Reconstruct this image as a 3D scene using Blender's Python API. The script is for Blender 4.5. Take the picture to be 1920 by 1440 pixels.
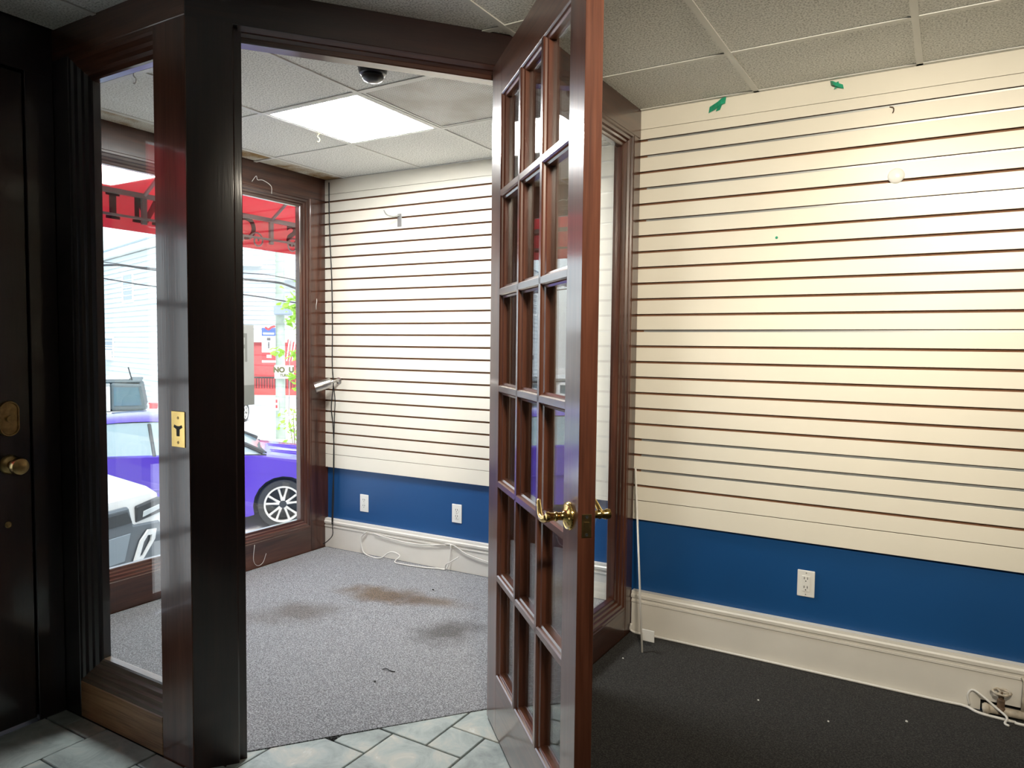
import bpy, math, random
from mathutils import Vector, Matrix
random.seed(7)
for o in list(bpy.data.objects): bpy.data.objects.remove(o)
SC = bpy.context.scene
COL = SC.collection
PI = math.pi

# ------------------------------------------------------------------ camera, sky, sun, exposure
CAMZ = 1.373
YAW, PITCH, ROLL, FPX = 0.54028, 0.053656, 0.0110795, 1362.87
fv = Vector((-math.sin(YAW)*math.cos(PITCH), math.cos(YAW)*math.cos(PITCH), -math.sin(PITCH)))
r0 = Vector((math.cos(YAW), math.sin(YAW), 0)); u0 = r0.cross(fv)
rv = r0*math.cos(ROLL)+u0*math.sin(ROLL); uv = -r0*math.sin(ROLL)+u0*math.cos(ROLL)
cd = bpy.data.cameras.new('camera'); cam = bpy.data.objects.new('camera', cd); COL.objects.link(cam)
m = Matrix((rv, uv, -fv)).transposed().to_4x4(); m.translation = Vector((0, 0, CAMZ)); cam.matrix_world = m
cd.sensor_fit = 'HORIZONTAL'; cd.sensor_width = 36; cd.lens = 36*FPX/1920; cd.clip_start = .05; cd.clip_end = 300
SC.camera = cam

W = bpy.data.worlds.new('sky'); SC.world = W; W.use_nodes = True
nt = W.node_tree; bg = nt.nodes['Background']
sky = nt.nodes.new('ShaderNodeTexSky'); sky.sky_type = 'NISHITA'; sky.sun_disc = False
sky.sun_elevation = math.radians(52); sky.sun_rotation = math.radians(120); sky.dust_density = 4.0; sky.air_density = 1.0
hz = nt.nodes.new('ShaderNodeMix'); hz.data_type = 'RGBA'; hz.inputs[0].default_value = .6
hz.inputs[7].default_value = (4.2, 4.5, 4.8, 1)     # thin bright overcast veil over the blue
nt.links.new(sky.outputs[0], hz.inputs[6]); nt.links.new(hz.outputs[2], bg.inputs[0]); bg.inputs[1].default_value = .40

sl = bpy.data.lights.new('sun', 'SUN'); sl.energy = 1.0; sl.angle = math.radians(4); sl.color = (1, .96, .9)
so = bpy.data.objects.new('sun', sl); COL.objects.link(so)
so.rotation_euler = Vector((-.42, .5, -.95)).to_track_quat('-Z', 'Y').to_euler()

SC.view_settings.view_transform = 'Standard'; SC.view_settings.look = 'None'
SC.view_settings.gamma = 1; SC.view_settings.use_curve_mapping = False
SC.view_settings.exposure = 0.70
LAMP_MAIN = 0.6       # shop ceiling panels, added unseen behind the camera (dimmed)
LAMP_BAY = 41.0       # ceiling panel of the display bay
YWALL = 3.25
WASH = 8.0           # unseen slat wall lamps (W), one read from its glare, two added
for (wx, wy, wk, tx, sp) in ((-.25, 1.84, .16, .0, 70), (.35, .05, 1.60, -.66, 78), (1.15, .3, .26, .95, 80)):
    al = bpy.data.lights.new('wall_washer', 'AREA'); al.shape = 'RECTANGLE'; al.size = .34; al.size_y = .12; al.energy = WASH*wk; al.color = (1, .89, .72); al.spread = math.radians(sp)
    ao = bpy.data.objects.new('wall_washer', al); COL.objects.link(ao); ao.location = (wx, wy, 2.40)
    ao.rotation_euler = (Vector((tx, YWALL, 1.5))-Vector((wx, wy, 2.40))).to_track_quat('-Z', 'Y').to_euler()

def at(x, y, D):
    """a point of the street at depth D in the direction of a pixel"""
    d = fv*FPX+rv*(x-960)-uv*(y-720)
    fh = Vector((fv.x, fv.y, 0)).normalized()
    return d*(D/d.dot(fh))+Vector((0, 0, CAMZ))

# ------------------------------------------------------------------ helpers
def tag(o, label=None, cat=None, group=None, kind=None):
    if label: o['label'] = label
    if cat: o['category'] = cat
    if group: o['group'] = group
    if kind: o['kind'] = kind
    return o

def empty(name, loc=(0, 0, 0), rz=0, label=None, cat=None, group=None, kind=None):
    o = bpy.data.objects.new(name, None); COL.objects.link(o); o.empty_display_size = .1
    o.location = loc; o.rotation_euler = (0, 0, rz)
    return tag(o, label, cat, group, kind)

def link_mesh(name, me, mat, parent=None, loc=None):
    o = bpy.data.objects.new(name, me); COL.objects.link(o)
    if mat is not None:
        if len(me.materials) == 0: me.materials.append(mat)
    if parent: o.parent = parent
    if loc: o.location = loc
    return o

class MB:
    def __init__(s): s.v = []; s.f = []
    def box(s, x0, x1, y0, y1, z0, z1):
        b = len(s.v)
        s.v += [(x0,y0,z0),(x1,y0,z0),(x1,y1,z0),(x0,y1,z0),(x0,y0,z1),(x1,y0,z1),(x1,y1,z1),(x0,y1,z1)]
        s.f += [tuple(b+i for i in q) for q in ((3,2,1,0),(4,5,6,7),(0,1,5,4),(1,2,6,5),(2,3,7,6),(3,0,4,7))]
        return s
    def loft(s, rings, cap=True, closed=True):
        b = len(s.v); n = len(rings[0])
        for r in rings: s.v += [tuple(p) for p in r]
        for i in range(len(rings)-1):
            for j in range(n if closed else n-1):
                k = (j+1) % n
                s.f.append((b+i*n+j, b+i*n+k, b+(i+1)*n+k, b+(i+1)*n+j))
        if cap:
            s.f.append(tuple(b+j for j in reversed(range(n))))
            s.f.append(tuple(b+(len(rings)-1)*n+j for j in range(n)))
        return s
    def prism(s, poly, axis, a, c):
        """poly in the two other axes (cyclic order kept x,y,z), from a to c along axis"""
        def P(p, t):
            if axis == 'x': return (t, p[0], p[1])
            if axis == 'y': return (p[0], t, p[1])
            return (p[0], p[1], t)
        return s.loft([[P(p, a) for p in poly], [P(p, c) for p in poly]])
    def side(s, prof, a, b, inw, dep):
        a = Vector(a); b = Vector(b); inw = Vector(inw); dep = Vector(dep); t = (b-a).normalized()
        return s.loft([[a+t*u+inw*u+dep*d for u, d in prof], [b-t*u+inw*u+dep*d for u, d in prof]])
    def tube(s, pts, r, n=8, flat=1.0, cap=True):
        pts = [Vector(p) for p in pts]; rings = []
        up = Vector((0, 0, 1))
        t0 = (pts[1]-pts[0]).normalized()
        if abs(t0.dot(up)) > .9: up = Vector((1, 0, 0))
        nx = (up-t0*up.dot(t0)).normalized()
        for i, p in enumerate(pts):
            t = (pts[min(i+1, len(pts)-1)]-pts[max(i-1, 0)]).normalized()
            nx = (nx-t*nx.dot(t)).normalized(); ny = t.cross(nx)
            rr = r[i] if isinstance(r, (list, tuple)) else r
            rings.append([p+nx*(math.cos(2*PI*k/n)*rr)+ny*(math.sin(2*PI*k/n)*rr*flat) for k in range(n)])
        return s.loft(rings, cap=cap)
    def lathe(s, prof, origin, axis, n=24, cap=True):
        """prof [(r, t)] turned about axis (a vector) through origin"""
        o = Vector(origin); ax = Vector(axis).normalized()
        e = Vector((0, 0, 1)) if abs(ax.z) < .9 else Vector((1, 0, 0))
        p = ax.cross(e).normalized(); q = ax.cross(p)
        rings = [[o+ax*t+(p*math.cos(2*PI*k/n)+q*math.sin(2*PI*k/n))*max(r, 1e-4) for k in range(n)] for r, t in prof]
        return s.loft(rings, cap=cap)
    def mesh(s, name, smooth=False):
        me = bpy.data.meshes.new(name); me.from_pydata([tuple(v) for v in s.v], [], s.f)
        import bmesh
        bm = bmesh.new(); bm.from_mesh(me); bmesh.ops.recalc_face_normals(bm, faces=bm.faces); bm.to_mesh(me); bm.free()
        if smooth:
            for p in me.polygons: p.use_smooth = True
        me.update(); return me
    def build(s, name, mat, parent=None, smooth=False, bevel=0, seg=1, auto=None):
        o = link_mesh(name, s.mesh(name, smooth), mat, parent)
        if bevel:
            md = o.modifiers.new('bevel', 'BEVEL'); md.width = bevel; md.segments = seg; md.limit_method = 'ANGLE'; md.angle_limit = math.radians(35)
        if auto:
            o.data.set_sharp_from_angle(angle=math.radians(auto))
        return o

def curve_pts(pts, n=6):
    """Catmull-Rom through pts"""
    P = [Vector(p) for p in pts]; P = [P[0]*2-P[1]]+P+[P[-1]*2-P[-2]]; out = []
    for i in range(1, len(P)-2):
        a, b, c, d = P[i-1:i+3]
        for k in range(n):
            t = k/n
            out.append(.5*((2*b)+(c-a)*t+(2*a-5*b+4*c-d)*t*t+(3*b-a-3*c+d)*t**3))
    out.append(P[-2]); return out

def text_obj(name, body, size, depth, mat, parent, matrix, mirror=False, bold=0.0):
    cu = bpy.data.curves.new(name, 'FONT'); cu.body = body; cu.size = size; cu.extrude = depth; cu.align_x = 'CENTER'; cu.align_y = 'CENTER'
    cu.offset = bold; cu.resolution_u = 4
    t = bpy.data.objects.new('tmp', cu); COL.objects.link(t)
    me = bpy.data.meshes.new_from_object(t); bpy.data.objects.remove(t); bpy.data.curves.remove(cu)
    if mirror: me.transform(Matrix.Scale(-1, 4, (1, 0, 0))); me.flip_normals()
    me.transform(matrix); me.name = name; me.materials.clear()
    return link_mesh(name, me, mat, parent)

# ------------------------------------------------------------------ materials
def newmat(name):
    M = bpy.data.materials.new(name); M.use_nodes = True
    return M, M.node_tree, M.node_tree.nodes['Principled BSDF']

def plain(name, col, rough=.5, metal=0, coat=0, spec=.5, bump=0, bscale=40, var=0.0, vscale=6):
    M, t, b = newmat(name); L = t.links.new
    b.inputs['Base Color'].default_value = (*col, 1); b.inputs['Roughness'].default_value = rough
    b.inputs['Metallic'].default_value = metal; b.inputs['Coat Weight'].default_value = coat; b.inputs['Coat Roughness'].default_value = .08
    b.inputs['Specular IOR Level'].default_value = spec
    tc = t.nodes.new('ShaderNodeTexCoord')
    nz = t.nodes.new('ShaderNodeTexNoise'); nz.inputs['Scale'].default_value = vscale; nz.inputs['Detail'].default_value = 6
    L(tc.outputs['Object'], nz.inputs['Vector'])
    cr = t.nodes.new('ShaderNodeValToRGB'); cr.color_ramp.elements[0].position = .3; cr.color_ramp.elements[1].position = .7
    cr.color_ramp.elements[0].color = (*[c*(1-var) for c in col], 1); cr.color_ramp.elements[1].color = (*[min(1, c*(1+var*.5)) for c in col], 1)
    L(nz.outputs['Fac'], cr.inputs['Fac']); L(cr.outputs['Color'], b.inputs['Base Color'])
    if bump:
        n2 = t.nodes.new('ShaderNodeTexNoise'); n2.inputs['Scale'].default_value = bscale; n2.inputs['Detail'].default_value = 4
        L(tc.outputs['Object'], n2.inputs['Vector'])
        bp = t.nodes.new('ShaderNodeBump'); bp.inputs['Strength'].default_value = bump; bp.inputs['Distance'].default_value = .004
        L(n2.outputs['Fac'], bp.inputs['Height']); L(bp.outputs['Normal'], b.inputs['Normal'])
    return M

def wood(name, axis, dark, mid, light, rough=.3, coat=.8, crough=.1, grain=1.0):
    M, t, b = newmat(name); L = t.links.new
    tc = t.nodes.new('ShaderNodeTexCoord'); mp = t.nodes.new('ShaderNodeMapping')
    sc = [14*grain, 14*grain, 14*grain]; sc['xyz'.index(axis)] = 1.1*grain
    mp.inputs['Scale'].default_value = sc; L(tc.outputs['Object'], mp.inputs['Vector'])
    n1 = t.nodes.new('ShaderNodeTexNoise'); n1.inputs['Scale'].default_value = 1.0; n1.inputs['Detail'].default_value = 5; n1.inputs['Distortion'].default_value = .8
    L(mp.outputs[0], n1.inputs['Vector'])
    mp2 = t.nodes.new('ShaderNodeMapping'); s2 = [160, 160, 160]; s2['xyz'.index(axis)] = 6
    mp2.inputs['Scale'].default_value = s2; L(tc.outputs['Object'], mp2.inputs['Vector'])
    n2 = t.nodes.new('ShaderNodeTexNoise'); n2.inputs['Scale'].default_value = 1.0; n2.inputs['Detail'].default_value = 3
    L(mp2.outputs[0], n2.inputs['Vector'])
    ad = t.nodes.new('ShaderNodeMath'); ad.operation = 'MULTIPLY_ADD'; ad.inputs[1].default_value = .35
    L(n2.outputs['Fac'], ad.inputs[0])
    sb = t.nodes.new('ShaderNodeMath'); sb.operation = 'MULTIPLY'; sb.inputs[1].default_value = .75; L(n1.outputs['Fac'], sb.inputs[0])
    L(sb.outputs[0], ad.inputs[2])
    cr = t.nodes.new('ShaderNodeValToRGB'); e = cr.color_ramp.elements
    e[0].position = .38; e[0].color = (*dark, 1); e[1].position = .75; e[1].color = (*light, 1)
    k = cr.color_ramp.elements.new(.54); k.color = (*mid, 1)
    L(ad.outputs[0], cr.inputs['Fac']); L(cr.outputs['Color'], b.inputs['Base Color'])
    b.inputs['Roughness'].default_value = rough; b.inputs['Coat Weight'].default_value = coat; b.inputs['Coat Roughness'].default_value = crough
    bp = t.nodes.new('ShaderNodeBump'); bp.inputs['Strength'].default_value = .06; bp.inputs['Distance'].default_value = .002
    L(n2.outputs['Fac'], bp.inputs['Height']); L(bp.outputs['Normal'], b.inputs['Normal'])
    L(bp.outputs['Normal'], b.inputs['Coat Normal'])
    return M

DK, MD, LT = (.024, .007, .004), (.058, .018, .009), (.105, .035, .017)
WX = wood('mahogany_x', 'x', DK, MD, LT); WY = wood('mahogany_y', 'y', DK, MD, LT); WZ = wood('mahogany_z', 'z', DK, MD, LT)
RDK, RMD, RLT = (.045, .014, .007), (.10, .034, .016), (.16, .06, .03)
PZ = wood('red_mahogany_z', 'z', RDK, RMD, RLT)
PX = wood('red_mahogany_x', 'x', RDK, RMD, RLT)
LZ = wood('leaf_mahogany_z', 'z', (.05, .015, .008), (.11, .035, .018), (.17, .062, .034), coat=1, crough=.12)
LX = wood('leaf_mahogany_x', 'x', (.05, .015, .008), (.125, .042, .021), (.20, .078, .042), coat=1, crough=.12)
NZ = wood('black_stained_z', 'z', (.006, .0045, .006), (.012, .008, .009), (.02, .011, .010)); NX = wood('black_stained_x', 'x', (.006, .0045, .006), (.012, .008, .009), (.02, .011, .010))  # near-black wood of the entry door, its casing and the sidelight sides
DZ = wood('dark_stained_z', 'z', (.010, .004, .004), (.020, .007, .006), (.034, .012, .009)); DX = wood('dark_stained_x', 'x', (.010, .004, .004), (.020, .007, .006), (.034, .012, .009))  # partition mahogany again, darkened where little light reaches post face and header
BOARD = wood('worn_board', 'x', (.13, .062, .026), (.36, .20, .09), (.52, .34, .17), rough=.45, coat=.3, crough=.25)  # pale board wood, lightened further for the entry daylight falling on it
SILLW = wood('worn_sill', 'x', (.05, .03, .018), (.13, .09, .06), (.22, .17, .12), rough=.4, coat=.4, crough=.2)  # wear plus window light, both put into the lighter colour
BACKING = plain('groove_brown', (.24, .12, .065), .8)

def paint_slat():
    M = plain('cream_paint', (.83, .79, .68), .32, bump=.03, bscale=60, var=.035, vscale=3, spec=.4)
    return M
CREAM = paint_slat()
BLUE = plain('blue_paint', (.006, .072, .235), .42, bump=.05, bscale=25, var=.06, vscale=3)
WHITE = plain('white_paint', (.78, .75, .68), .35, bump=.08, bscale=18, var=.06, vscale=5)
PLAST = plain('white_plastic', (.82, .82, .78), .3)
SLOT = plain('dark_slot', (.02, .02, .02), .6)
BRASS = plain('polished_brass', (.83, .58, .20), .16, metal=1, var=.12, vscale=30)
DBRASS = plain('aged_brass', (.45, .32, .14), .3, metal=1, var=.3, vscale=60)
CHROME = plain('satin_steel', (.62, .60, .57), .28, metal=1)
ALU = plain('grey_aluminium', (.42, .43, .42), .35, metal=.7)
BLACK = plain('black_plastic', (.012, .013, .015), .3)
WIRE = plain('black_wire', (.015, .015, .015), .5)
CABLE = plain('white_cable', (.75, .73, .68), .45)
GREEN = plain('green_tape', (.02, .36, .20), .35, var=.3, vscale=60)
TEE = plain('white_tee', (.72, .72, .68), .45)
RUST = plain('rust_pipe', (.16, .10, .06), .8, bump=.3, bscale=80, var=.6, vscale=40)
OLDPIPE = plain('painted_pipe', (.55, .48, .38), .6, bump=.2, bscale=80, var=.4, vscale=30)
OUTER = plain('plain_wall_paint', (.55, .52, .47), .6, var=.05)

def speck_tile(name, light, dark, stain=False):
    M, t, b = newmat(name); L = t.links.new
    g = t.nodes.new('ShaderNodeNewGeometry')
    n = t.nodes.new('ShaderNodeTexNoise'); n.inputs['Scale'].default_value = 150; n.inputs['Detail'].default_value = 3; L(g.outputs['Position'], n.inputs['Vector'])
    cr = t.nodes.new('ShaderNodeValToRGB'); e = cr.color_ramp.elements; e[0].position = .34; e[0].color = (*dark, 1); e[1].position = .55; e[1].color = (*light, 1)
    L(n.outputs['Fac'], cr.inputs['Fac']); out = cr.outputs['Color']
    if stain:
        n2 = t.nodes.new('ShaderNodeTexNoise'); n2.inputs['Scale'].default_value = 5; n2.inputs['Detail'].default_value = 5; L(g.outputs['Position'], n2.inputs['Vector'])
        c2 = t.nodes.new('ShaderNodeValToRGB'); c2.color_ramp.elements[0].position = .45; c2.color_ramp.elements[1].position = .6
        L(n2.outputs['Fac'], c2.inputs['Fac'])
        mx = t.nodes.new('ShaderNodeMix'); mx.data_type = 'RGBA'; mx.blend_type = 'MULTIPLY'; mx.inputs[7].default_value = (.50, .34, .18, 1)
        L(c2.outputs['Color'], mx.inputs[0]); L(out, mx.inputs[6]); out = mx.outputs[2]
    L(out, b.inputs['Base Color']); b.inputs['Roughness'].default_value = .85; b.inputs['Specular IOR Level'].default_value = .2
    bp = t.nodes.new('ShaderNodeBump'); bp.inputs['Strength'].default_value = .35; bp.inputs['Distance'].default_value = .003
    L(n.outputs['Fac'], bp.inputs['Height']); L(bp.outputs['Normal'], b.inputs['Normal'])
    return M
CTILE = speck_tile('ceiling_tile', (.86, .86, .82), (.46, .46, .43))
CSTAIN = speck_tile('stained_ceiling_tile', (.70, .68, .60), (.45, .42, .34), True)

def carpet(name, dark, mid, light, stains=(), sheen=.3):
    M, t, b = newmat(name); L = t.links.new
    g = t.nodes.new('ShaderNodeNewGeometry')
    n = t.nodes.new('ShaderNodeTexNoise'); n.inputs['Scale'].default_value = 190; n.inputs['Detail'].default_value = 3; n.inputs['Roughness'].default_value = .7; L(g.outputs['Position'], n.inputs['Vector'])
    cr = t.nodes.new('ShaderNodeValToRGB'); e = cr.color_ramp.elements; e[0].position = .36; e[0].color = (*dark, 1); e[1].position = .64; e[1].color = (*light, 1)
    k = e.new(.5); k.color = (*mid, 1)
    L(n.outputs['Fac'], cr.inputs['Fac']); out = cr.outputs['Color']
    wob = t.nodes.new('ShaderNodeTexNoise'); wob.inputs['Scale'].default_value = 7; wob.inputs['Detail'].default_value = 5; L(g.outputs['Position'], wob.inputs['Vector'])
    for (cx, cy, rx, ry, ang, col, amt) in stains:
        mp = t.nodes.new('ShaderNodeMapping'); mp.vector_type = 'TEXTURE'; mp.inputs['Location'].default_value = (cx, cy, 0); mp.inputs['Rotation'].default_value = (0, 0, ang); mp.inputs['Scale'].default_value = (rx, ry, 1)
        L(g.outputs['Position'], mp.inputs['Vector'])
        ln = t.nodes.new('ShaderNodeVectorMath'); ln.operation = 'LENGTH'; L(mp.outputs[0], ln.inputs[0])
        s = t.nodes.new('ShaderNodeMath'); s.operation = 'MULTIPLY_ADD'; s.inputs[1].default_value = 1.5; s.inputs[2].default_value = -.75; L(wob.outputs['Fac'], s.inputs[0])
        a = t.nodes.new('ShaderNodeMath'); L(ln.outputs['Value'], a.inputs[0]); L(s.outputs[0], a.inputs[1])
        mr = t.nodes.new('ShaderNodeMapRange'); mr.inputs[1].default_value = 1.1; mr.inputs[2].default_value = .35; mr.inputs[3].default_value = 0; mr.inputs[4].default_value = amt
        L(a.outputs[0], mr.inputs[0])
        mx = t.nodes.new('ShaderNodeMix'); mx.data_type = 'RGBA'; mx.blend_type = 'MULTIPLY'; mx.inputs[7].default_value = (*col, 1)
        L(mr.outputs[0], mx.inputs[0]); L(out, mx.inputs[6]); out = mx.outputs[2]
    L(out, b.inputs['Base Color']); b.inputs['Roughness'].default_value = .9; b.inputs['Specular IOR Level'].default_value = .15
    b.inputs['Sheen Weight'].default_value = sheen; b.inputs['Sheen Roughness'].default_value = .5
    bp = t.nodes.new('ShaderNodeBump'); bp.inputs['Strength'].default_value = .6; bp.inputs['Distance'].default_value = .004
    L(n.outputs['Fac'], bp.inputs['Height']); L(bp.outputs['Normal'], b.inputs['Normal'])
    return M
CARPET_BAY = carpet('grey_carpet', (.05, .052, .056), (.19, .197, .21), (.46, .475, .50),
    [(-2.60, 2.99, .30, .13, .2, (.50, .32, .17), 1.0), (-2.35, 3.05, .25, .09, .2, (.55, .40, .27), .85), (-2.80, 2.55, .28, .16, .6, (.46, .39, .33), .85), (-2.0, 2.76, .20, .15, 1.0, (.34, .32, .30), .95)], sheen=.38)
CARPET_SHOP = carpet('charcoal_carpet', (.010, .010, .010), (.026, .025, .024), (.062, .060, .056), sheen=.05)  # bay carpet as it looks without window light, darkened in its colour

def slate():
    M, t, b = newmat('slate_tile'); L = t.links.new
    g = t.nodes.new('ShaderNodeNewGeometry'); oi = t.nodes.new('ShaderNodeObjectInfo')
    ad = t.nodes.new('ShaderNodeVectorMath'); ad.operation = 'MULTIPLY_ADD'; ad.inputs[1].default_value = (9, 9, 9)
    cmb = t.nodes.new('ShaderNodeCombineXYZ'); L(oi.outputs['Random'], cmb.inputs[0]); L(oi.outputs['Random'], cmb.inputs[2])
    L(cmb.outputs[0], ad.inputs[0]); L(g.outputs['Position'], ad.inputs[2])
    n = t.nodes.new('ShaderNodeTexNoise'); n.inputs['Scale'].default_value = 8; n.inputs['Detail'].default_value = 9; n.inputs['Roughness'].default_value = .65; n.inputs['Distortion'].default_value = .6
    L(ad.outputs[0], n.inputs['Vector'])
    cr = t.nodes.new('ShaderNodeValToRGB'); e = cr.color_ramp.elements
    e[0].position = .3; e[0].color = (.20, .24, .235, 1); e[1].position = .72; e[1].color = (.60, .64, .62, 1)
    k = e.new(.52); k.color = (.36, .42, .41, 1); k = e.new(.64); k.color = (.47, .48, .43, 1)
    L(n.outputs['Fac'], cr.inputs['Fac']); L(cr.outputs['Color'], b.inputs['Base Color'])
    b.inputs['Roughness'].default_value = .38
    bp = t.nodes.new('ShaderNodeBump'); bp.inputs['Strength'].default_value = .25; bp.inputs['Distance'].default_value = .006
    L(n.outputs['Fac'], bp.inputs['Height']); L(bp.outputs['Normal'], b.inputs['Normal'])
    return M
SLATE = slate()
GROUT = plain('dark_grout', (.03, .03, .03), .9)

def glass(name, tint=(.97, .985, .98)):
    M = bpy.data.materials.new(name); M.use_nodes = True; t = M.node_tree; L = t.links.new
    t.nodes.remove(t.nodes['Principled BSDF']); out = t.nodes['Material Output']
    tr = t.nodes.new('ShaderNodeBsdfTransparent'); tr.inputs[0].default_value = (*tint, 1)
    gl = t.nodes.new('ShaderNodeBsdfGlossy'); gl.inputs['Roughness'].default_value = .004
    fr = t.nodes.new('ShaderNodeFresnel')
    # same pane reflectance entering and leaving: the node inverts the index on back faces, so give it the inverse there
    ge = t.nodes.new('ShaderNodeNewGeometry'); im = t.nodes.new('ShaderNodeMapRange'); im.inputs[3].default_value = 1.52; im.inputs[4].default_value = 1/1.52
    L(ge.outputs['Backfacing'], im.inputs[0]); L(im.outputs[0], fr.inputs['IOR'])
    mx = t.nodes.new('ShaderNodeMixShader'); L(fr.outputs[0], mx.inputs[0]); L(tr.outputs[0], mx.inputs[1]); L(gl.outputs[0], mx.inputs[2]); L(mx.outputs[0], out.inputs[0])
    return M
GLASS = glass('window_glass')

def emit(name, col, s):
    M = bpy.data.materials.new(name); M.use_nodes = True; t = M.node_tree
    t.nodes.remove(t.nodes['Principled BSDF']); e = t.nodes.new('ShaderNodeEmission'); e.inputs[0].default_value = (*col, 1); e.inputs[1].default_value = s
    t.links.new(e.outputs[0], t.nodes['Material Output'].inputs[0]); return M
DIFF_BAY = emit('bay_diffuser', (1, 1, .99), LAMP_BAY)
DIFF_MAIN = emit('shop_diffuser', (1, .90, .74), LAMP_MAIN)

def fabric(name, col):
    M = bpy.data.materials.new(name); M.use_nodes = True; t = M.node_tree; L = t.links.new
    b = t.nodes['Principled BSDF']; b.inputs['Base Color'].default_value = (*col, 1); b.inputs['Roughness'].default_value = .8
    tr = t.nodes.new('ShaderNodeBsdfTranslucent'); tr.inputs[0].default_value = (*col, 1)
    mx = t.nodes.new('ShaderNodeMixShader'); mx.inputs[0].default_value = .6
    L(b.outputs[0], mx.inputs[1]); L(tr.outputs[0], mx.inputs[2]); L(mx.outputs[0], t.nodes['Material Output'].inputs[0]); return M
AWN = fabric('red_awning', (.84, .17, .21)); AWNTXT = fabric('dark_red_letter', (.18, .02, .03))
GALV = plain('galvanized_bar', (.30, .30, .29), .5, metal=.4)

# ------------------------------------------------------------------ plan of the place
HM, HB = 2.463, 2.436            # ceiling heights: shop, display bay
P0 = Vector((-2.019, 1.416)); FD = Vector((.6157, .788)); FN = Vector((-.788, .6157))   # door facet: corner, direction, towards the bay
XF = -1.265                      # face of the right glass partition
C0 = P0+FD*1.2247                # corner of door facet and right partition
XS = -3.556                      # street window face
YW = 3.25                        # slat face of the shop wall
VW0 = Vector((-3.556, 3.51)); VA = math.radians(2.0)

def face_pt(t, d=0): p = P0+FD*t+FN*d; return (p.x, p.y)

def clip(poly, keep):
    """Sutherland-Hodgman with half planes (px,py,nx,ny): keep (p-P).n >= 0"""
    for (px, py, nx, ny) in keep:
        out = []
        for i in range(len(poly)):
            a, b = poly[i], poly[(i+1) % len(poly)]
            da = (a[0]-px)*nx+(a[1]-py)*ny; db = (b[0]-px)*nx+(b[1]-py)*ny
            if da >= 0: out.append(a)
            if (da >= 0) != (db >= 0):
                k = da/(da-db); out.append((a[0]+(b[0]-a[0])*k, a[1]+(b[1]-a[1])*k))
        poly = out
        if len(poly) < 3: return []
    return poly

def area(p): return abs(sum(p[i][0]*p[(i+1) % len(p)][1]-p[(i+1) % len(p)][0]*p[i][1] for i in range(len(p))))/2

# ------------------------------------------------------------------ floor
floor = tag(MB().box(-3.70, 3.1, -3.6, 3.70, -.16, -.012).build('floor', GROUT), kind='structure')
TH = 0.0585                      # carpet edge lies this far behind the door facet
bay_poly = [face_pt(0, TH), face_pt(1.2, TH), (-1.32, 2.46), (-1.32, 3.575), (-3.545, 3.50), (-3.545, 1.47)]
MB().prism(bay_poly, 'z', -.0115, .004).build('carpet', CARPET_BAY, floor)
e0, e1 = (-1.335, 2.272), (-.62, .98)
shop_poly = [e0, e1, (-.2, -.1), (-.2, -3.5), (3.0, -3.5), (3.0, 3.24), (-1.262, 3.24), (-1.262, 2.39)]
MB().prism(shop_poly, 'z', -.0115, .004).build('carpet', CARPET_SHOP, floor)

GX = lambda i: -1.340+.1455*i
GY = lambda j: 1.930+.147*j
explicit = [(-4,-2,-3,-1), (-3,-2,-1,0), (-4,-3,-1,0), (-2,0,-3,0), (-3,-1,0,2), (-1,0,0,1), (-1,1,1,3), (0,2,-2,1),
            (-8,-6,-5,-3), (-10,-8,-7,-4), (-9,-8,-4,-3), (-10,-9,-4,-3), (-8,-7,-6,-5), (-7,-6,-6,-5), (-6,-5,-4,-3), (-6,-4,-6,-4), (-5,-4,-4,-3), (-4,-2,-5,-3)]
used = set(); tiles = []
for q in explicit:
    tiles.append(q)
    for i in range(q[0], q[1]):
        for j in range(q[2], q[3]): used.add((i, j))
for j in range(-12, 3):
    for i in range(-10, 8):
        if (i, j) in used: continue
        for (w, h) in random.sample([(2,2),(2,3),(3,2),(1,1),(2,1)], 5)+[(1,1)]:
            cells = [(i+a, j+b) for a in range(w) for b in range(h)]
            if all(c not in used and c[0] < 8 for c in cells):
                used.update(cells); tiles.append((i, i+w, j, j+h)); break
a0 = face_pt(0, TH)
dx, dy = e1[0]-e0[0], e1[1]-e0[1]
keep = [(a0[0], a0[1], .788, -.6157), (e0[0], e0[1], dy, -dx), (-2.765, 0, 1, 0), (-.2, 0, -1, 0)]
for q in tiles:
    g = .0028
    x0, x1, y0, y1 = GX(q[0])+g, GX(q[1])-g, GY(q[2])+g, GY(q[3])-g
    p = clip([(x0, y0), (x1, y0), (x1, y1), (x0, y1)], (keep[2:]+[(0, 1.414, 0, -1)] if (q[1] <= -5 or (q[0] < -5 and q[3] <= -3)) else keep))
    if not p or area(p) < .0006: continue
    dz = random.uniform(-.0007, .0007)
    MB().prism(p, 'z', -.0115, .001+dz).build('floor_tile', SLATE, floor, bevel=.0022, seg=1)
for (x0, x1, y0, y1) in [(-2.765, -.2, -3.5, GY(-12))]:
    MB().box(x0, x1, y0, y1, -.0115, 0).build('floor_slab', SLATE, floor)

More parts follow.
